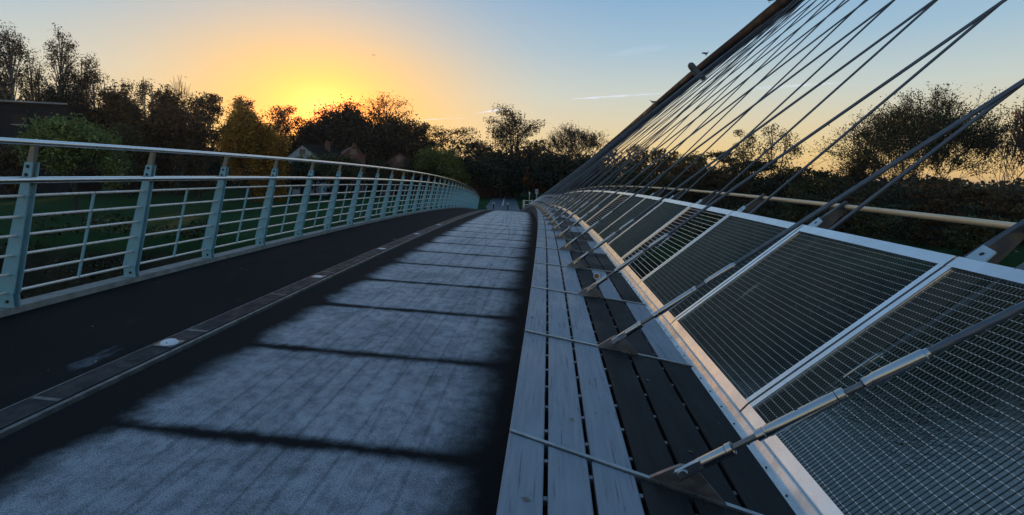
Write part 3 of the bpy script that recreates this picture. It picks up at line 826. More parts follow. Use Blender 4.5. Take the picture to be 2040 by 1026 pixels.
def tree(name, label, group, px, top, wpx, depth, seed, leaf='dark', n=26, size=.34, sig=.055, kw=None, weep=0.0, bark=None, twig=1.0, base_z=None, min_r=.0, deep=1.0, cat='tree'):
    """A tree whose foot stands under photo column px at the given camera depth, topping out at row top."""
    foot = at(px, 352, depth); foot.z = base_z if base_z is not None else gz(foot.x, foot.y) - .1
    tp = at(px, top, depth); H = tp.z - foot.z; Wd = wpx * depth / F
    k = dict(levels=5, kids=3); k.update(kw or {})
    segs, tips = grow(seed, **k)
    T = np.array([tuple(t) for t in tips])
    zmax = np.percentile(T[:, 2], 99); cx = (np.percentile(T[:, 0], 3) + np.percentile(T[:, 0], 97)) / 2
    wx = np.percentile(T[:, 0], 97) - np.percentile(T[:, 0], 3); wy = np.percentile(T[:, 1], 97) - np.percentile(T[:, 1], 3)
    sx, sy, sz = Wd * .92 / wx, Wd * .92 / wy * deep, H * .97 / zmax
    def S(p): return Vector(((p.x - cx * min(1, p.z / zmax * 1.5)) * sx, p.y * sy, p.z * sz))
    segs = [([S(p) for p in pts], r0, r1, lv) for pts, r0, r1, lv in segs]
    rs = H * twig
    o = empty(name, foot); tag(o, label, cat, group)
    V, Fc = tubes_np([(p, max(a, min_r / rs), max(b, min_r / rs), lv) for p, a, b, lv in segs], rs, 4)
    link('trunk', np_mesh('trunk', V, Fc, bark or BARK, smooth=True), o)
    if n > 0:
        r = np.random.default_rng(seed)
        T = np.array([tuple(S(t)) for t in tips]); n = max(1, int(n * .62)); P = np.repeat(T, n, 0)
        wt = r.uniform(.5, 1.5, len(T)).repeat(n)[:, None]
        P = P + np.clip(r.normal(size=P.shape), -1.7, 1.7) * np.array([Wd * sig, Wd * sig, H * sig * .8]) * wt
        if weep > 0: P[:, 2] -= np.abs(r.exponential(.5, len(P))) * weep; P[:, :2] -= (P[:, :2] - np.repeat(T, n, 0)[:, :2]) * .55
        P[:, 2] = np.maximum(P[:, 2], .05)
        cen = T.mean(0); Nn = (P - cen) / np.array([Wd, Wd, H]) + (P - np.repeat(T, n, 0)) / (Wd * sig * 6 + 1e-6)
        link('crown', leaf_mesh('crown', P, size, r, LM[leaf], None, Nn), o)
    return o

DENSE = dict(levels=5, kids=3, spread=.8, up=.12, ratio=.76, trunk=.18)
ROUND = dict(levels=5, kids=3, spread=.85, up=.08, ratio=.8, trunk=.14)
OPEN = dict(levels=4, kids=4, spread=.75, up=.18, ratio=.72, trunk=.16)
BIR = dict(levels=4, kids=3, spread=1.0, up=.10, ratio=.70, trunk=.42)
BARE = dict(levels=6, kids=3, spread=.62, up=.22, ratio=.74, trunk=.24)
BUSH = dict(levels=4, kids=3, spread=.7, up=.2, ratio=.8, trunk=.2, stems=5)
def birch(name, label, group, px, top, wpx, depth, seed, leaf, clumps, per, size, droop, bare=.30, stems=1, shape='birch', bark=None, girth=.011):
    r = np.random.default_rng(seed); foot = at(px, 352, depth); foot.z = gz(foot.x, foot.y) - .1
    H = at(px, top, depth).z - foot.z; Wd = wpx * depth / F; o = empty(name, foot); tag(o, label, 'tree', group)
    segs = []; trunks = []
    for q in range(stems):
        ox = (q - (stems - 1) / 2) * Wd * .22; lean = r.normal(0, .03) * H
        pts = [Vector((ox * (.3 + .7 * t) + lean * t * t + .05 * Wd * math.sin(5 * t + seed + q), .1 * ox, H * t * (1 - .06 * q))) for t in np.linspace(0, .98, 9)]
        trunks.append(pts); segs.append((pts, girth, .0022, 0))
    Ps, Ns = [], []
    for k in range(clumps):
        t = bare + (1 - bare) * ((k + .5) / clumps) ** .85; tr = trunks[k % stems]; f = t * 8 * .98; i = min(int(f), 7); base = tr[i].lerp(tr[i + 1], f - i)
        if shape == 'birch': prof = math.sin(math.pi * min(1, (1.02 - t) / (1.02 - bare) * .72 + .08)) ** .8
        elif shape == 'umbrella': prof = (max(.0, 1 - ((t - (bare * .45 + .42)) / (1.06 - bare * .45 - .42)) ** 2)) ** .5 if t > bare * .45 + .42 else 1.0 - (bare * .45 + .42 - t) * .9
        else: prof = (max(0, 1 - ((t - .38) / .68) ** 2)) ** .5
        a = r.uniform(0, 6.28); rad = Wd / 2 * prof * (r.uniform(.25, 1.0) if shape == 'birch' else r.uniform(.12, .92) ** .6); c = base + Vector((math.cos(a) * rad, math.sin(a) * rad, r.uniform(-.02, .05) * H))
        f0 = max(f - 1.3, 0); i0 = min(int(f0), 7); s0 = tr[i0].lerp(tr[i0 + 1], f0 - i0)
        mid = s0.lerp(c, .55) + Vector((0, 0, .03 * H)); segs.append(([s0, mid, c], .0038, .0012, 1))
        for _ in range(3):
            e = c + Vector(r.normal(size=3) * np.array([.10 * Wd, .10 * Wd, .03 * H])); segs.append(([mid, c.lerp(e, .4) + Vector((0, 0, .02 * H)), e], .0016, .0007, 2))
        cs = np.array(c); sg = np.array([.085 * Wd, .085 * Wd, .030 * H]) * r.uniform(.7, 1.35)
        n1 = int(per * r.uniform(.5, 1.3)); g_ = np.clip(r.normal(size=(n1, 3)), -1.8, 1.8) * sg; Ps.append(cs + g_); Ns.append(g_ / sg)
        if droop:
            for _ in range(5):
                b0 = cs + r.normal(size=3) * sg * np.array([1.2, 1.2, .3]); L_ = droop * r.uniform(.4, 1.3); n2 = int(per * .14)
                z = r.uniform(0, 1, n2); g_ = np.stack([r.normal(0, .12, n2) , r.normal(0, .12, n2), -z * L_], 1); Ps.append(b0 + g_); Ns.append(g_ * np.array([3, 3, .3]))
    V, Fc = tubes_np(segs, H, 5); link('trunk', np_mesh('trunk', V, Fc, bark or BIRCH, smooth=True), o)
    P = np.concatenate(Ps); N_ = np.concatenate(Ns); link('crown', leaf_mesh('crown', P, size, r, LM[leaf], None, N_), o)

G1, G2, G3 = 'trees behind the left railing', 'trees along the far bank', 'trees beyond the wire parapet'
BI = 'birches on the left skyline'
birch('birch_tree', 'tallest weeping birch with drooping foliage, leftmost on the skyline', BI, 28, 60, 92, 82, 11, 'dark', 34, 247, .26, 2.6, .28)
birch('birch_tree', 'thin wispy birch between the two tall birches', BI, 76, 103, 60, 84, 12, 'olive', 18, 114, .24, 2.4, .42, 2)
birch('birch_tree', 'tall airy birch with a feathery narrow top above the dark rounded bush', BI, 122, 68, 74, 80, 13, 'dark', 30, 142, .24, 1.0, .38)
birch('birch_tree', 'shorter birch with a domed drooping crown and bare stems below', BI, 182, 115, 76, 84, 14, 'dark', 24, 228, .26, 2.0, .55, 3)
birch('birch_tree', 'low loose birch sloping down beside the domed one', BI, 236, 150, 84, 86, 15, 'dark', 24, 171, .26, 1.2, .35, 3)
birch('poplar_tree', 'small upright dark tree with separate leafy tufts against the orange sky', G1, 297, 150, 50, 88, 16, 'dark', 16, 209, .28, 0, .30, 2)
birch('birch_tree', 'ragged little birch right of the tufted tree', BI, 322, 172, 42, 90, 17, 'dark', 14, 152, .26, 1.0, .3, 2)
tree('bare_tree', 'small leafless tree with a fan of fine twigs on the left skyline', G1, 347, 152, 56, 95, 18, 'dark', 0, .3, .05, dict(BARE, levels=5), 0, None, .55, None, .022)
tree('dark_bush', 'dark rounded evergreen bulging below the tall airy birch', G1, 130, 166, 92, 76, 20, 'dark', 64, 0.22, .045, ROUND)
tree('dark_bush', 'dark dome of foliage right of the drooping birches', G1, 240, 192, 92, 78, 21, 'brown', 60, .42, .07, ROUND)
tree('dark_bush', 'dark bush in the lower left corner of the tree line behind the long roof', G1, 8, 166, 56, 100, 22, 'dark', 60, .42, .07, ROUND)
tree('dark_tree', 'broad dark tree just right of the leafless fan tree', G1, 345, 196, 78, 80, 23, 'brown', 56, .42, .07, ROUND)
birch('dark_tree', 'bumpy dark tree with a spiky top left of the golden tree', G1, 412, 186, 96, 96, 24, 'dark', 52, 280, 0.3696, 0, .06, 2, 'dense', BARK)
birch('dark_tree', 'small spiky dark tree behind the golden tree', G1, 490, 194, 56, 110, 25, 'dark', 48, 220, 0.35200000000000004, 0, .06, 2, 'dense', BARK)
tree('golden_tree', 'rounded golden autumn tree behind the left railing', G1, 503, 226, 98, 66, 26, 'gold', 120, .23, .065, dict(ROUND, trunk=.12))
birch('dark_tree', 'loose brownish tree right of the golden tree', G2, 562, 208, 76, 115, 27, 'brown', 48, 220, 0.3696, 0, .06, 2, 'dense', BARK)
tree('dark_tree', 'low dark tree directly under the brightest glow', G2, 640, 217, 108, 120, 28, 'brown', 66, .46, .07, ROUND)
tree('dark_tree', 'dark tree between the glow and the wide spreading tree', G2, 700, 217, 90, 118, 29, 'brown', 60, .46, .07, ROUND)
birch('spreading_tree', 'wide spreading tree with a lacy domed crown right of the sunrise', G2, 758, 190, 122, 112, 30, 'olive', 62, 90, .32, 0, .42, 2, 'umbrella', BARK, .016)
tree('dark_tree', 'heavy brown tree filling the space under the wide lacy crown', G2, 770, 232, 130, 108, 31, 'brown', 60, .46, .065, ROUND)
birch('dark_tree', 'brown tree at the right shoulder of the wide lacy tree', G2, 838, 240, 60, 112, 32, 'brown', 46, 180, 0.33440000000000003, 0, .06, 2, 'dense', BARK)
birch('dark_tree', 'ragged dark tree with gaps above the yellow green bush', G2, 892, 249, 120, 110, 33, 'dark', 44, 180, .34, 0, .25, 2, 'umbrella', BARK, .014)
birch('dark_tree', 'low dark tree between the ragged tree and the tall black one', G2, 955, 280, 70, 125, 34, 'dark', 48, 220, 0.3696, 0, .06, 2, 'dense', BARK)
birch('alder_tree', 'tall black tree standing alone with layered branches beyond the end of the bridge', G2, 1024, 219, 116, 98, 38, 'dark', 54, 215, .30, 0, .36, 2, 'umbrella', BARK, .016)
tree('bare_tree', 'round mostly leafless tree left of the arch', G2, 1143, 243, 112, 100, 36, 'dark', 2, .26, .03, dict(BARE, spread=.68), 0, None, .6, None, .03)
tree('dark_bush', 'broad dark bush below the round leafless tree', G2, 1128, 312, 120, 88, 37, 'dark', 60, .42, .07, ROUND)
tree('dark_bush', 'dark bush under the tall black tree', G2, 1010, 318, 150, 96, 39, 'dark', 60, .44, .07, ROUND)
tree('green_bush', 'dim green rounded bush behind the blue fingerpost', G2, 998, 335, 60, 92, 40, 'bank', 60, .34, .06, ROUND)
tree('small_tree', 'small yellow brown pointed tree right of the path', G2, 1066, 332, 40, 88, 41, 'rust', 26, .28, .06, dict(BIR, trunk=.15), 0)
tree('green_tree', 'leafy light green tree close behind the railing on the left', G1, 150, 244, 112, 44, 42, 'green', 60, .22, .06, dict(DENSE, trunk=.10))
tree('small_tree', 'yellow green tree behind the far part of the railing', G2, 880, 300, 84, 92, 43, 'lime', 50, .32, .06, ROUND)
birch('small_tree', 'thin greenish tree left of the yellow green one', G2, 823, 318, 56, 94, 44, 'olive', 46, 180, 0.2816, 0, .06, 2, 'dense', BARK)
tree('small_tree', 'young yellow tree in front of the white gabled house', G2, 628, 312, 56, 84, 45, 'lime', 14, .28, .06, OPEN)
tree('dark_bush', 'dark yellowish bush hiding the side of the white gabled house', G2, 668, 312, 84, 80, 76, 'olive', 60, .30, .06, ROUND)
tree('dark_bush', 'dark bush in front of the white gabled house', G2, 578, 324, 84, 80, 46, 'bank', 50, .34, .06, ROUND)
birch('small_tree', 'little rust coloured tree behind the middle of the railing', G2, 796, 334, 26, 88, 47, 'rust', 42, 120, 0.24640000000000004, 0, .06, 2, 'dense', BARK)
birch('small_tree', 'olive tree between the brick gable and the brown roof', G2, 760, 318, 46, 98, 48, 'olive', 44, 150, 0.2816, 0, .06, 2, 'dense', BARK)
birch('small_tree', 'yellowish tree half hidden under the dark dome of foliage', G1, 258, 246, 70, 70, 49, 'olive', 44, 150, 0.264, 0, .06, 2, 'dense', BARK)
birch('small_tree', 'brown autumn tree left of the golden tree', G1, 392, 226, 60, 72, 50, 'brown', 47, 200, 0.2816, 0, .06, 2, 'dense', BARK)
birch('dark_tree', 'shadowy tree at the left edge below the long roof', G1, 15, 290, 90, 60, 51, 'brown', 46, 180, 0.2992, 0, .06, 2, 'dense', BARK)
# beyond the wire parapet
birch('small_tree', 'reddish tree seen through the cables right of the arch', G3, 1266, 286, 46, 92, 60, 'rust', 42, 120, 0.264, 0, .06, 2, 'dense', BARK)
birch('dark_tree', 'low dark tree with loose branches behind the cable fan', G3, 1330, 300, 80, 90, 61, 'brown', 42, 130, 0.2816, 0, .06, 2, 'dense', BARK)
birch('dark_tree', 'low olive tree right of the loose dark one behind the cables', G3, 1392, 302, 76, 86, 62, 'olive', 42, 130, 0.2816, 0, .06, 2, 'dense', BARK)
birch('dark_tree', 'short shaggy tree left of the twin topped tree', G3, 1448, 306, 64, 80, 63, 'olive', 42, 130, 0.264, 0, .06, 2, 'dense', BARK)
birch('tall_tree', 'tall spiky tree with twin tops behind the thick cables', G3, 1490, 260, 74, 64, 64, 'olive', 30, 150, .20, 0, .12, 2, 'birch', BARK)
birch('tall_tree', 'right hand top of the spiky pair behind the thick cables', G3, 1548, 248, 90, 62, 65, 'olive', 34, 150, .20, 0, .12, 2, 'birch', BARK)
birch('dark_bush', 'dark green bush filling the bank under the spiky pair', G3, 1515, 302, 190, 58, 66, 'bank', 46, 230, 0.30, 0, .04, 5, 'dense', BARK)
birch('dark_bush', 'dark green bush between the spiky pair and the big willow', G3, 1640, 338, 150, 52, 67, 'olive', 46, 230, 0.27, 0, .04, 5, 'dense', BARK)
tree('willow_tree', 'large many stemmed willow with thinning leaves on the right', G3, 1802, 183, 262, 47, 68, 'willow', 9, .16, .02, dict(levels=6, kids=3, spread=.62, up=.16, ratio=.78, trunk=.2, stems=3), 0, None, .5, None, .014)
tree('bare_tree', 'leafless tree with rising twigs at the right edge', G3, 1998, 212, 150, 42, 69, 'brown', 0, .14, .03, dict(BARE, levels=6, kids=2, stems=4, trunk=.2, spread=.6, up=.25), 0, None, .42, None, .012)
tree('rust_tree', 'rust leaved tree cut off by the right edge', G3, 2078, 205, 90, 44, 70, 'rust', 12, .18, .05, OPEN)
birch('dark_bush', 'dark tangled bush at the foot of the willow', G3, 1790, 366, 260, 42, 71, 'bank', 46, 230, 0.22, 0, .04, 5, 'dense', BARK)
birch('dark_bush', 'dark tangled bush at the foot of the leafless tree', G3, 1985, 368, 220, 38, 72, 'brown', 46, 230, 0.20, 0, .04, 5, 'dense', BARK)
birch('dark_bush', 'low bush on the bank right of the arch foot', G3, 1290, 328, 170, 74, 73, 'olive', 46, 230, 0.38, 0, .04, 5, 'dense', BARK)
birch('dark_bush', 'low bush on the bank under the cable fan', G3, 1400, 324, 150, 66, 74, 'brown', 46, 230, 0.34, 0, .04, 5, 'dense', BARK)

def undergrowth(name, label, pts, size, mat, seed):
    r = np.random.default_rng(seed); P = np.concatenate([p for p, q in pts]); nrm = [q for p, q in pts]
    o = link(name, leaf_mesh(name, P, size, r, LM[mat], None, np.concatenate(nrm))); tag(o, label, 'undergrowth', None, 'stuff')
def mound_row(r, x0, x1, y0, y1, n, h0, h1, per, rad):
    out = []
    for k in range(n):
        x = r.uniform(x0, x1); y = r.uniform(y0, y1); h = r.uniform(h0, h1)
        p = r.normal(size=(per, 3)); p /= np.linalg.norm(p, axis=1)[:, None]; p *= r.uniform(.35, 1.0, (per, 1)) ** .5
        q = rad * r.uniform(.7, 1.4)
        P = p * np.array([q, q, h / 2]) + np.array([x, y, gz(x, y) + h / 2 - .2]); out.append((P, p))
    return out
r = np.random.default_rng(8)
undergrowth('woodland', 'far dark woodland closing the view behind the trees', mound_row(r, -150, 40, 132, 165, 110, 9, 15, 260, 6.5) + mound_row(r, 30, 190, 120, 150, 80, 4.5, 7, 220, 6.5), 1.3, 'dark', 81)
undergrowth('undergrowth', 'dark tangle of shrubs closing off the meadow under the trees', mound_row(r, -105, -12, 96, 118, 60, 3, 7, 240, 4) + mound_row(r, -10, 25, 118, 128, 26, 3, 6, 240, 3), .7, 'dark', 82)
undergrowth('bank_scrub', 'dark scrub and brambles on the far river bank', mound_row(r, 6, 75, 27, 42, 100, .8, 3.0, 330, 2.0), .22, 'bank', 83)
for k, (px, tp, w_, dp_, lf, lb) in enumerate(((1690, 392, 90, 36, 'brown', 'rounded brown bramble on the bank below the gap left of the willow'), (1600, 372, 80, 44, 'olive', 'pale olive bush on the bank below the spiky pair'), (1745, 405, 80, 33, 'olive', 'pale olive bush on the bank in front of the willow trunks'),
                                   (1880, 398, 110, 34, 'brown', 'brown bush between the willow and the leafless tree'), (1960, 430, 100, 30, 'olive', 'low olive bush near the water above the pale handrail end'), (1460, 350, 70, 54, 'brown', 'brown bush on the bank left of the spiky pair'), (1340, 345, 60, 62, 'olive', 'olive bush on the bank behind the densest cables'))):
    birch('bank_bush', lb, G3, px, tp, w_, dp_, 300 + k, lf, 26, 190, .17, 0, .05, 3, 'dense', BARK)
undergrowth('bank_grass', 'rough dark growth along the water edge on the left', mound_row(r, -75, -3, 24, 31, 120, .5, 1.5, 160, 1.6), .22, 'bank', 84)

# ---------------------------------------------------------------- buildings
BRICK = mottled('brick_wall', (.12, .05, .035), (.19, .075, .05), 3, .9)
WHITEW = mottled('white_boarded_wall', (.36, .40, .42), (.50, .54, .56), 1.4, .8, 0, .1, 0, (1, 1, 6))
TILE = mottled('roof_tiles', (.016, .012, .011), (.03, .023, .02), 2, .95, 0, .05, .3, None, .02)
RTILE = mottled('red_roof_tiles', (.15, .045, .03), (.22, .07, .045), 2, .85, 0, .08, .3)
GLASS = mottled('window_glass', (.015, .018, .022), (.03, .034, .04), 1, .1)
WFRAME = mottled('window_frame_paint', (.22, .22, .22), (.3, .3, .3), 2, .7)
DARKW = mottled('dark_cladding', (.010, .012, .016), (.018, .021, .026), 1, .8, 0, .1, 0, None, .1)
def house(name, label, px, depth, wid, eave, apex, length, rot, wall, roof, group='houses under the trees'):
    """Gable facing the viewer; eave and apex are photo rows."""
    p = at(px, 352, depth); e = at(px, eave, depth).z - GZ; a = at(px, apex, depth).z - GZ; p.z = GZ - .05
    o = empty(name, p); o.rotation_euler = (0, 0, rot); tag(o, label, 'house', group)
    h = wid / 2
    w = MB(); w.add([(-h, 0, 0), (h, 0, 0), (h, 0, e), (0, 0, a), (-h, 0, e), (-h, length, 0), (h, length, 0), (h, length, e), (0, length, a), (-h, length, e)],
                    [(0, 1, 2, 3, 4), (9, 8, 7, 6, 5), (1, 6, 7, 2), (5, 0, 4, 9), (0, 5, 6, 1)])
    w.build('wall', wall, o)
    rf = MB(); ov = .35; sl = (a - e) / h
    for sx in (-1, 1):
        A = [(0, -ov, a + .04), (sx * (h + ov), -ov, e - sl * ov + .04), (sx * (h + ov), length + ov, e - sl * ov + .04), (0, length + ov, a + .04)]
        B = [(x, y, z + .18) for x, y, z in A]; rf.hexa(A + B if sx > 0 else A[::-1] + B[::-1])
    ro = rf.build('roof', roof, o)
    c = MB(); c.box(h * .25, h * .25 + .8, length * .6, length * .6 + .6, a - 1.2, a + .9); c.box(h * .25 + .12, h * .25 + .36, length * .6 + .15, length * .6 + .4, a + .9, a + 1.25)
    c.build('chimney', BRICK, ro)
    for x, z, ww, hh in ((-h * .45, e * .52, 1.3, 1.2), (h * .45, e * .52, 1.3, 1.2), (0, e + (a - e) * .25, 1.2, 1.0), (-h * .45, 1.0, 1.5, 1.3), (h * .45, 1.0, 1.5, 1.3)):
        f = MB()
        f.box(x - ww / 2, x + ww / 2, -.06, -.003, z, z + .09); f.box(x - ww / 2, x + ww / 2, -.06, -.003, z + hh - .09, z + hh)
        f.box(x - ww / 2, x - ww / 2 + .09, -.06, -.003, z + .09, z + hh - .09); f.box(x + ww / 2 - .09, x + ww / 2, -.06, -.003, z + .09, z + hh - .09); f.box(x - .04, x + .04, -.055, -.003, z + .09, z + hh - .09)
        fo = f.build('window', WFRAME, o)
        q = MB(); q.box(x - ww / 2 + .09, x + ww / 2 - .09, -.03, -.002, z + .09, z + hh - .09); q.build('pane', GLASS, fo)
    d_ = MB(); d_.box(-.5, .5, -.05, -.002, .05, 2.1); d_.build('door', DARKW, o)
    return o
house('gabled_house', 'white boarded gable end showing above the railing', 603, 88, 6.6, 314, 288, 9, R(-8), WHITEW, TILE)
house('gabled_house', 'red brick gable with a reddish roof right of the white gable', 704, 96, 4.4, 311, 293, 9, R(30), BRICK, RTILE)
house('gabled_house', 'brown roofed house behind the thin greenish tree', 796, 98, 6.8, 328, 303, 10, R(14), BRICK, TILE)
house('gabled_house', 'brick house with a sloping roof left of the path', 928, 96, 5.6, 340, 320, 10, R(-26), BRICK, TILE)
house('gabled_house', 'far small roof on the skyline just right of the tall black tree', 1078, 210, 6.0, 322, 314, 9, R(35), BRICK, TILE, 'houses on the skyline')
house('gabled_house', 'far roof on the skyline under the round leafless tree', 1096, 215, 6.0, 323, 316, 9, R(-30), WHITEW, TILE, 'houses on the skyline')
def long_roof():
    p = at(60, 352, 70); p.z = GZ; o = empty('flat_roofed_building', p); o.rotation_euler = (0, 0, R(20))
    tag(o, 'long low dark building with a pale roof edge behind the birches', 'building')
    H = at(60, 203, 70).z - GZ
    w = MB(); w.box(-14, 4.5, 0, 9, 0, H - .5); w.build('wall', DARKW, o)
    rf = MB(); rf.box(-14.3, 4.8, -.3, 9.3, H - .5, H - .1); rf.build('roof', TILE, o)
    e = MB(); e.box(-14.3, 4.8, -.34, -.3, H - .22, H - .02); e.build('roof_edge', WFRAME, o)
    for k in range(5):
        f = MB(); x = -12 + k * 3.4; f.box(x, x + 1.8, -.05, -.003, H - 3.2, H - 1.8); fo = f.build('window', M['hole'], o)
        s_ = MB(); s_.box(x - .1, x + 1.9, -.12, -.003, H - 3.32, H - 3.2); s_.build('sill', WFRAME, fo)
long_roof()

# ---------------------------------------------------------------- parked cars behind the railing
def car(px, depth, rot, paint, label):
    p = at(px, 352, depth); p.z = GZ + .02; o = empty('parked_car', p); o.rotation_euler = (0, 0, rot); tag(o, label, 'car', 'cars parked beyond the meadow')
    b = MB()
    def sec(x, w, z0, z1): return [(x, -w, z0), (x, w, z0), (x, w * .95, z1), (x, -w * .95, z1)]
    b.sweep([sec(-2.1, .7, .4, .72), sec(-1.9, .84, .25, .85), (sec(-.9, .86, .22, .92)), sec(1.1, .86, .22, .95), sec(1.95, .82, .25, .9), sec(2.1, .7, .45, .8)])
    b.build('body', paint, o)
    c = MB(); c.sweep([sec(-1.1, .78, .92, .94), sec(-.4, .66, .93, 1.42), sec(.9, .66, .93, 1.45), sec(1.75, .74, .9, .95)]); c.build('cabin', GLASS, o)
    rf = MB(); rf.sweep([sec(-.45, .64, 1.42, 1.46), sec(.2, .66, 1.45, 1.5), sec(.95, .62, 1.44, 1.48)]); rf.build('roof', paint, o)
    for x in (-1.3, 1.3):
        for y in (-.78, .78):
            w = MB(); w.lathe([(-.1, .30), (-.08, .32), (.08, .32), (.1, .30)], 16, 0, Matrix.Translation((x, y, .32)) @ Matrix.Rotation(R(90), 4, 'X')); wo = w.build('wheel', M['hole'], o)
            r_ = MB(); r_.lathe([(-.105, .19), (.105, .19)], 12, 0, Matrix.Translation((x, y, .32)) @ Matrix.Rotation(R(90), 4, 'X')); r_.build('rim', M['dull_steel'], wo)
    for y in (-.6, .6):
        l_ = MB(); l_.lathe([(0, .1), (.03, .09)], 10, 0, Matrix.Translation((-2.06, y, .66)) @ Matrix.Rotation(R(-90), 4, 'Y')); l_.build('headlight', M['lens'], o)
car(789, 101, R(78), mottled('pale_blue_car_paint', (.2, .28, .33), (.24, .32, .37), 2, .3), 'pale blue grey car parked beyond the meadow, behind the railing')
car(811, 104, R(84), mottled('violet_car_paint', (.045, .04, .09), (.06, .05, .11), 2, .3), 'dark violet car parked beyond the meadow, right of the pale car')

# ---------------------------------------------------------------- signs, posts and bollards at the bridge end
BLUE = mottled('blue_sign_face', (.015, .12, .36), (.02, .15, .42), 3, .5)
POSTM = mottled('grey_sign_post', (.07, .075, .08), (.12, .125, .13), 4, .6, .3)
PALE = mottled('pale_marker_paint', (.4, .4, .38), (.52, .52, .5), 5, .7)
def post_at(name, label, px, base_py, top_py, rad, cat, mat, head=None, group=None):
    p = ground_at(px, base_py); depth = (p - Vector((0, 0, EYE))).dot(AX_F); H = at(px, top_py, depth).z - GZ
    o = empty(name, p); tag(o, label, cat, group)
    m_ = MB(); m_.lathe([(0, rad * 1.15), (.12, rad), (H - .05, rad), (H, rad * .8)], 12); m_.build('post', mat, o)
    if head: head(o, H)
    return o
def fingerpost(o, H):
    a = MB(); a.sweep([[(-.55, -.02, H - .36), (.45, -.02, H - .36), (.6, -.02, H - .25), (.45, -.02, H - .12), (-.55, -.02, H - .12)], [(-.55, -.055, H - .36), (.45, -.055, H - .36), (.6, -.055, H - .25), (.45, -.055, H - .12), (-.55, -.055, H - .12)]]); a.build('sign_arm', BLUE, o)
    b = MB(); b.box(-.15, .2, .02, .05, H - .04, H + .22); b.build('top_plate', BLUE, o)
def round_sign(o, H):
    a = MB(); Mx = Matrix.Translation((0, -.05, H - .25)) @ Matrix.Rotation(R(90), 4, 'X')
    a.lathe([(0, .30), (.02, .30), (.021, .27)], 20, 0, Mx); so_ = a.build('sign_disc', BLUE, o)
    b = MB(); b.lathe([(.022, .055), (.024, .055)], 10, 0, Mx @ Matrix.Translation((0, .1, 0))); b.box(-.05, .05, -.077, -.073, H - .40, H - .22); b.build('symbol', PALE, so_)
def notice(o, H):
    a = MB(); a.box(-.24, .24, -.06, -.03, H - .75, H + .02); n_ = a.build('notice_board', PALE, o)
    b = MB(); b.box(-.13, .15, -.066, -.061, H - .5, H - .14); b.build('printed_panel', BLUE, n_)
def cap(o, H):
    a = MB(); a.lathe([(H - .12, .13), (H - .02, .14), (H + .03, .10), (H + .05, .02)], 12); a.build('cap', PALE, o)
post_at('fingerpost', 'blue fingerpost sign left of the path', 963, 384, 354, .05, 'sign post', POSTM, fingerpost)
post_at('concrete_pillar', 'thick pale round topped pillar behind the end of the left railing', 946, 389, 361, .24, 'pillar', M['edge'])
post_at('marker_post', 'slim post with a pale top between the pillar and the path', 970, 388, 369, .06, 'post', POSTM, cap)
post_at('marker_post', 'slim pale banded post beside the fingerpost', 958.5, 387, 362, .06, 'post', POSTM, cap)
post_at('round_sign', 'round blue sign on a post right of the path by the arch', 1093.5, 396, 371, .04, 'sign', POSTM, round_sign)
post_at('notice_sign', 'white notice with a blue panel on a post right of the path', 1069, 402, 377, .07, 'sign', PALE, notice)
post_at('bollard', 'left one of two dark bollards where the bridge meets the path', 983, 417, 404, .07, 'bollard', M['hole'], cap, 'bollards at the bridge end')
post_at('bollard', 'right one of two dark bollards where the bridge meets the path', 1011.5, 419, 405, .07, 'bollard', M['hole'], cap, 'bollards at the bridge end')
def barrier():
    p = ground_at(1048, 424); o = empty('barrier_railing', p); tag(o, 'short pale steel barrier railing at the far end of the bench', 'railing')
    for x, y in ((-.35, 0), (.55, .2), (.6, 1.6), (-.3, 1.5)):
        m_ = MB(); m_.lathe([(0, .05), (1.45, .05)], 10, 0, Matrix.Translation((x, y, 0))); m_.build('post', M['thin_rail'], o)
    for h in (.25, .6, .95, 1.4):
        m_ = MB(); m_.tube([(-.35, 0, h), (.55, .2, h), (.6, 1.6, h)], .03, 6); m_.build('bar', M['thin_rail'], o)
    m_ = MB(); m_.lathe([(0, .04), (2.1, .04), (2.1, .09), (2.35, .09), (2.4, .04)], 10, 0, Matrix.Translation((.3, .9, 0))); m_.build('lamp_post', PALE, o)
barrier()

# ---------------------------------------------------------------- on and over the arch
def gull(p, yaw, label, s=1.0, dark=True):
    mb = MB(); R_ = Matrix.Translation(p) @ Matrix.Rotation(yaw, 4, 'Z') @ Matrix.Scale(s, 4)
    rings = []
    for x, z, a, b in ((-.30, .13, .012, .008), (-.2, .135, .035, .02), (-.1, .14, .06, .05), (0, .15, .075, .07), (.09, .165, .07, .07), (.15, .20, .045, .05), (.175, .25, .034, .036), (.20, .285, .038, .036), (.235, .285, .026, .026), (.255, .28, .010, .010), (.30, .272, .004, .005)):
        rings.append([R_ @ Vector((x, a * math.cos(t), z + b * math.sin(t))) for t in [6.2832 * j / 10 for j in range(10)]])
    mb.sweep(rings, 0, True)
    for y in (-.03, .03): mb.tube([R_ @ Vector((.02, y, .10)), R_ @ Vector((.03, y, .0)), R_ @ Vector((.075, y, .002))], .007, 5)
    for y in (-1, 1):    # folded wings
        mb.sweep([[R_ @ Vector((x, y * (.045 + o), z + dz)) for o, dz in ((0, .05), (.035, .02), (.035, -.03), (0, -.035))] for x, z in ((-.33, .145), (-.15, .155), (.05, .17), (.11, .175))], 0, True)
    o = mb.build('gull', mottled('gull_plumage', (.10, .11, .12), (.22, .23, .24), 6, .8)); tag(o, label, 'bird', 'birds on the arch'); return o
def on_arch(px, py, depth_hint): return at(px, py, depth_hint)
def arch_depth(px):
    best = min(ARCH, key=lambda p: abs(CX + F * ((p - Vector((0, 0, EYE))).dot(AX_R)) / max((p - Vector((0, 0, EYE))).dot(AX_F), .1) - px) if p.y > 12 else 1e9)
    return (best - Vector((0, 0, EYE))).dot(AX_F)
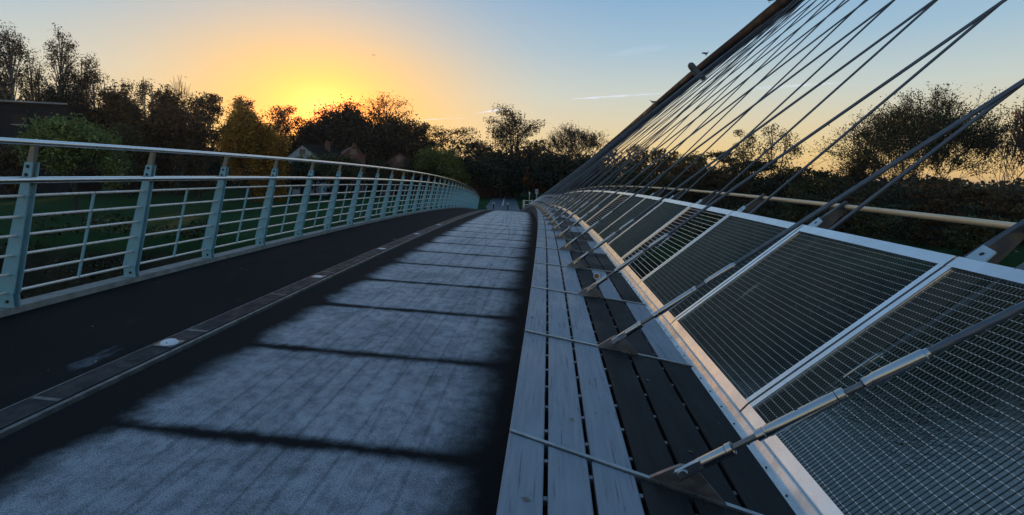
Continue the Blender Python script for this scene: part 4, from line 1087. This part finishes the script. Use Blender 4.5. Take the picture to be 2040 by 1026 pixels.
dp = arch_depth(1435); gull(at(1406, 111, dp), R(35), 'gull perched on the arch just above the capsule lamp', .62)
dp = arch_depth(1320); gull(at(1301, 207, dp), R(150), 'small gull perched low on the arch, left of the cable fan', .7)
dp = arch_depth(1550); gull(at(1534, 5, dp), R(160), 'gull on the arch at the top edge of the view', .65)
def lamp_on_arch():
    dp = arch_depth(1405) - .35; a, b = at(1377, 131, dp), at(1394, 152, dp); o = empty('arch_lamp', (a + b) / 2)
    tag(o, 'capsule shaped lamp fixed across the arch under the perched gull', 'lamp')
    d = (b - a); L_ = d.length; Mx = d.to_track_quat('Z', 'X').to_matrix().to_4x4()
    m_ = MB(); r = .155; m_.lathe([(-L_ / 2 - r, .01), (-L_ / 2 - r * .8, r * .6), (-L_ / 2 - r * .3, r * .95), (-L_ / 2 + .05, r), (L_ / 2, r), (L_ / 2 + r * .3, r * .95), (L_ / 2 + r * .6, r * .7), (L_ / 2 + r * .7, .01)], 18, 0, Mx); m_.build('lamp_body', M['girder'], o)
    m_ = MB(); m_.lathe([(L_ / 2 + .08, .11), (L_ / 2 + .24, .12), (L_ / 2 + .26, .02)], 12, 0, Mx @ Matrix.Translation((.07, 0, 0))); m_.build('lamp_head', M['arch'], o)
    m_ = MB(); m_.box(-.06, .06, .0, .34, -.06, .06); m_.build('mounting_arm', M['arch'], o)
lamp_on_arch()
def flying(px, py, depth, label, span):
    p = at(px, py, depth); mb = MB()
    mb.sweep([[p + Vector((x * span, y, z * span)) for y, z in ((-.1, zz), (.12, zz), (.12, zz + .035), (-.1, zz + .035))] for x, zz in ((-.5, -.02), (-.25, .12), (-.04, .03), (.04, .03), (.25, .13), (.5, .0))], 0, False)
    mb.sweep([[p + Vector((a * math.cos(t), y, .03 + a * math.sin(t))) for t in [6.2832 * j / 8 for j in range(8)]] for y, a in ((-.35, .01), (-.2, .07), (.1, .08), (.3, .02))], 0, True)
    tag(mb.build('flying_bird', M['arch']), label, 'bird', 'birds in flight')
flying(745, 110, 150, 'tiny bird flying high right of the glow', 1.1)
flying(370, 154, 160, 'tiny bird flying over the leafless fan tree', .8)

# vapour trails high in the air
def trail(pa, pb, depth, r, label, dens):
    g = NT('vapour_trail_' + str(int(pa[0]))); c = g.obj()
    g.n.remove(g.b)
    df = g.new('ShaderNodeBsdfTranslucent'); df.inputs[0].default_value = (1.9, 2.6, 4.4, 1)
    d2 = g.new('ShaderNodeBsdfDiffuse'); d2.inputs[0].default_value = (1.9, 2.6, 4.4, 1)
    ms = g.new('ShaderNodeMixShader'); ms.inputs[0].default_value = .5; g.l(df.outputs[0], ms.inputs[1]); g.l(d2.outputs[0], ms.inputs[2])
    tr = g.new('ShaderNodeBsdfTransparent'); mx = g.new('ShaderNodeMixShader')
    lw = g.new('ShaderNodeLayerWeight'); lw.inputs[0].default_value = .35
    f = g.math('MULTIPLY', g.math('SUBTRACT', 1.0, lw.outputs['Facing']), g.smooth(g.noise(.012, 4, .6, c), .35, .65, .25, 1.0))
    g.l(g.math('MULTIPLY', f, dens), mx.inputs[0]); g.l(tr.outputs[0], mx.inputs[1]); g.l(ms.outputs[0], mx.inputs[2]); g.l(mx.outputs[0], g.out.inputs[0])
    a, b = at(*pa, depth), at(*pb, depth); n = 24
    mb = MB(); mb.tube([a.lerp(b, k / n) - a for k in range(n + 1)], [max(.05, r * math.sin(math.pi * min(1, max(0, (k / n)))) ** .6) for k in range(n + 1)], 14)
    o = mb.build('vapour_trail', g.m); o.location = a; tag(o, label, 'vapour trail', 'vapour trails')
trail((1130, 198), (1335, 185), 2600, 6, 'pale vapour trail running into the arch', .16)
trail((1490, 177), (1685, 164), 2600, 7, 'pale vapour trail behind the cables', .13)
trail((948, 226), (1004, 217), 2600, 5, 'short bright vapour trail above the tall black tree', .2)
trail((810, 240), (930, 235), 2600, 3, 'faint thin vapour trail right of the wide lacy tree', .14)
trail((1205, 112), (1330, 92), 2600, 24, 'faint smudge of high cloud left of the arch', .022)

# ---------------------------------------------------------------- small things lying about
def cup():
    p = W(4.97, .50, WBn(.5) + .033)
    v = (Vector((0, 0, EYE)) - p).normalized(); v.z = .05; v.normalize()
    Mx = v.to_track_quat('Z', 'X').to_matrix().to_4x4(); o = empty('paper_cup', p); o.matrix_world = Matrix.Translation(p) @ Mx
    tag(o, 'small white cup lying on the bench with a rusty orange inside', 'cup')
    m_ = MB(); m_.lathe([(-.07, .022), (-.065, .026), (.0, .032), (.004, .033), (.004, .024), (-.02, .022)], 18); m_.build('cup_wall', M['lens'], o)
    m_ = MB(); m_.lathe([(-.008, .0225), (-.006, .0225)], 16); m_.build('cup_contents', mottled('rusty_orange', (.30, .08, .015), (.42, .14, .03), 20, .6), o)
cup()
def leaves():
    r = np.random.default_rng(5); rg = random.Random(9); V = []; Fc = []
    for k in range(460):
        z_ = rg.random()
        if z_ < .5: u = rg.uniform(-2.7, -.1); s = 1.6 + 14 * rg.random() ** 1.6; w = (u - U_KERB) * XFALL - .024
        elif z_ < .7: u = rg.uniform(-.1, .75); s = 1.0 + 8 * rg.random() ** 1.5; w = WBn(u) + .004
        else: u = rg.uniform(-4.5, -3.05); s = 2 + 14 * rg.random(); w = .012 + (-2.995 - u) * .047 + .006
        c = W(s, u, w); a = rg.uniform(0, 6.28); l_ = rg.uniform(.003, .009) if rg.random() < .7 else rg.uniform(.010, .022); x = Vector((math.cos(a), math.sin(a), rg.uniform(-.15, .25))) * l_; y = Vector((-math.sin(a), math.cos(a), rg.uniform(-.2, .2))) * l_ * .45
        b = len(V); V += [c - x, c + y + Vector((0, 0, .003)), c + x + Vector((0, 0, .002)), c - y + Vector((0, 0, .003))]; Fc.append((b, b + 1, b + 2, b + 3))
    o = link('fallen_leaves', np_mesh('fallen_leaves', [tuple(v) for v in V], Fc, leaf_mat('dry_leaf', (.06, .05, .04), (.34, .29, .22), .1, 5)))
    tag(o, 'tiny dry leaves and crumbs scattered over the path, footway and bench', 'fallen leaves', None, 'stuff')
leaves()

# ---------------------------------------------------------------- thin morning haze
hz = bpy.data.materials.new('morning_haze'); hz.use_nodes = True; ht = hz.node_tree; ht.nodes.clear()
ho = ht.nodes.new('ShaderNodeOutputMaterial'); hv = ht.nodes.new('ShaderNodeVolumePrincipled')
hv.inputs['Color'].default_value = (.9, .88, .86, 1); hv.inputs['Density'].default_value = .00022; hv.inputs['Anisotropy'].default_value = .65
ht.links.new(hv.outputs[0], ho.inputs['Volume'])
mb = MB(); mb.box(-2600, 2600, -480, 3100, -10.2, 24); tag(mb.build('haze', hz), kind='stuff')
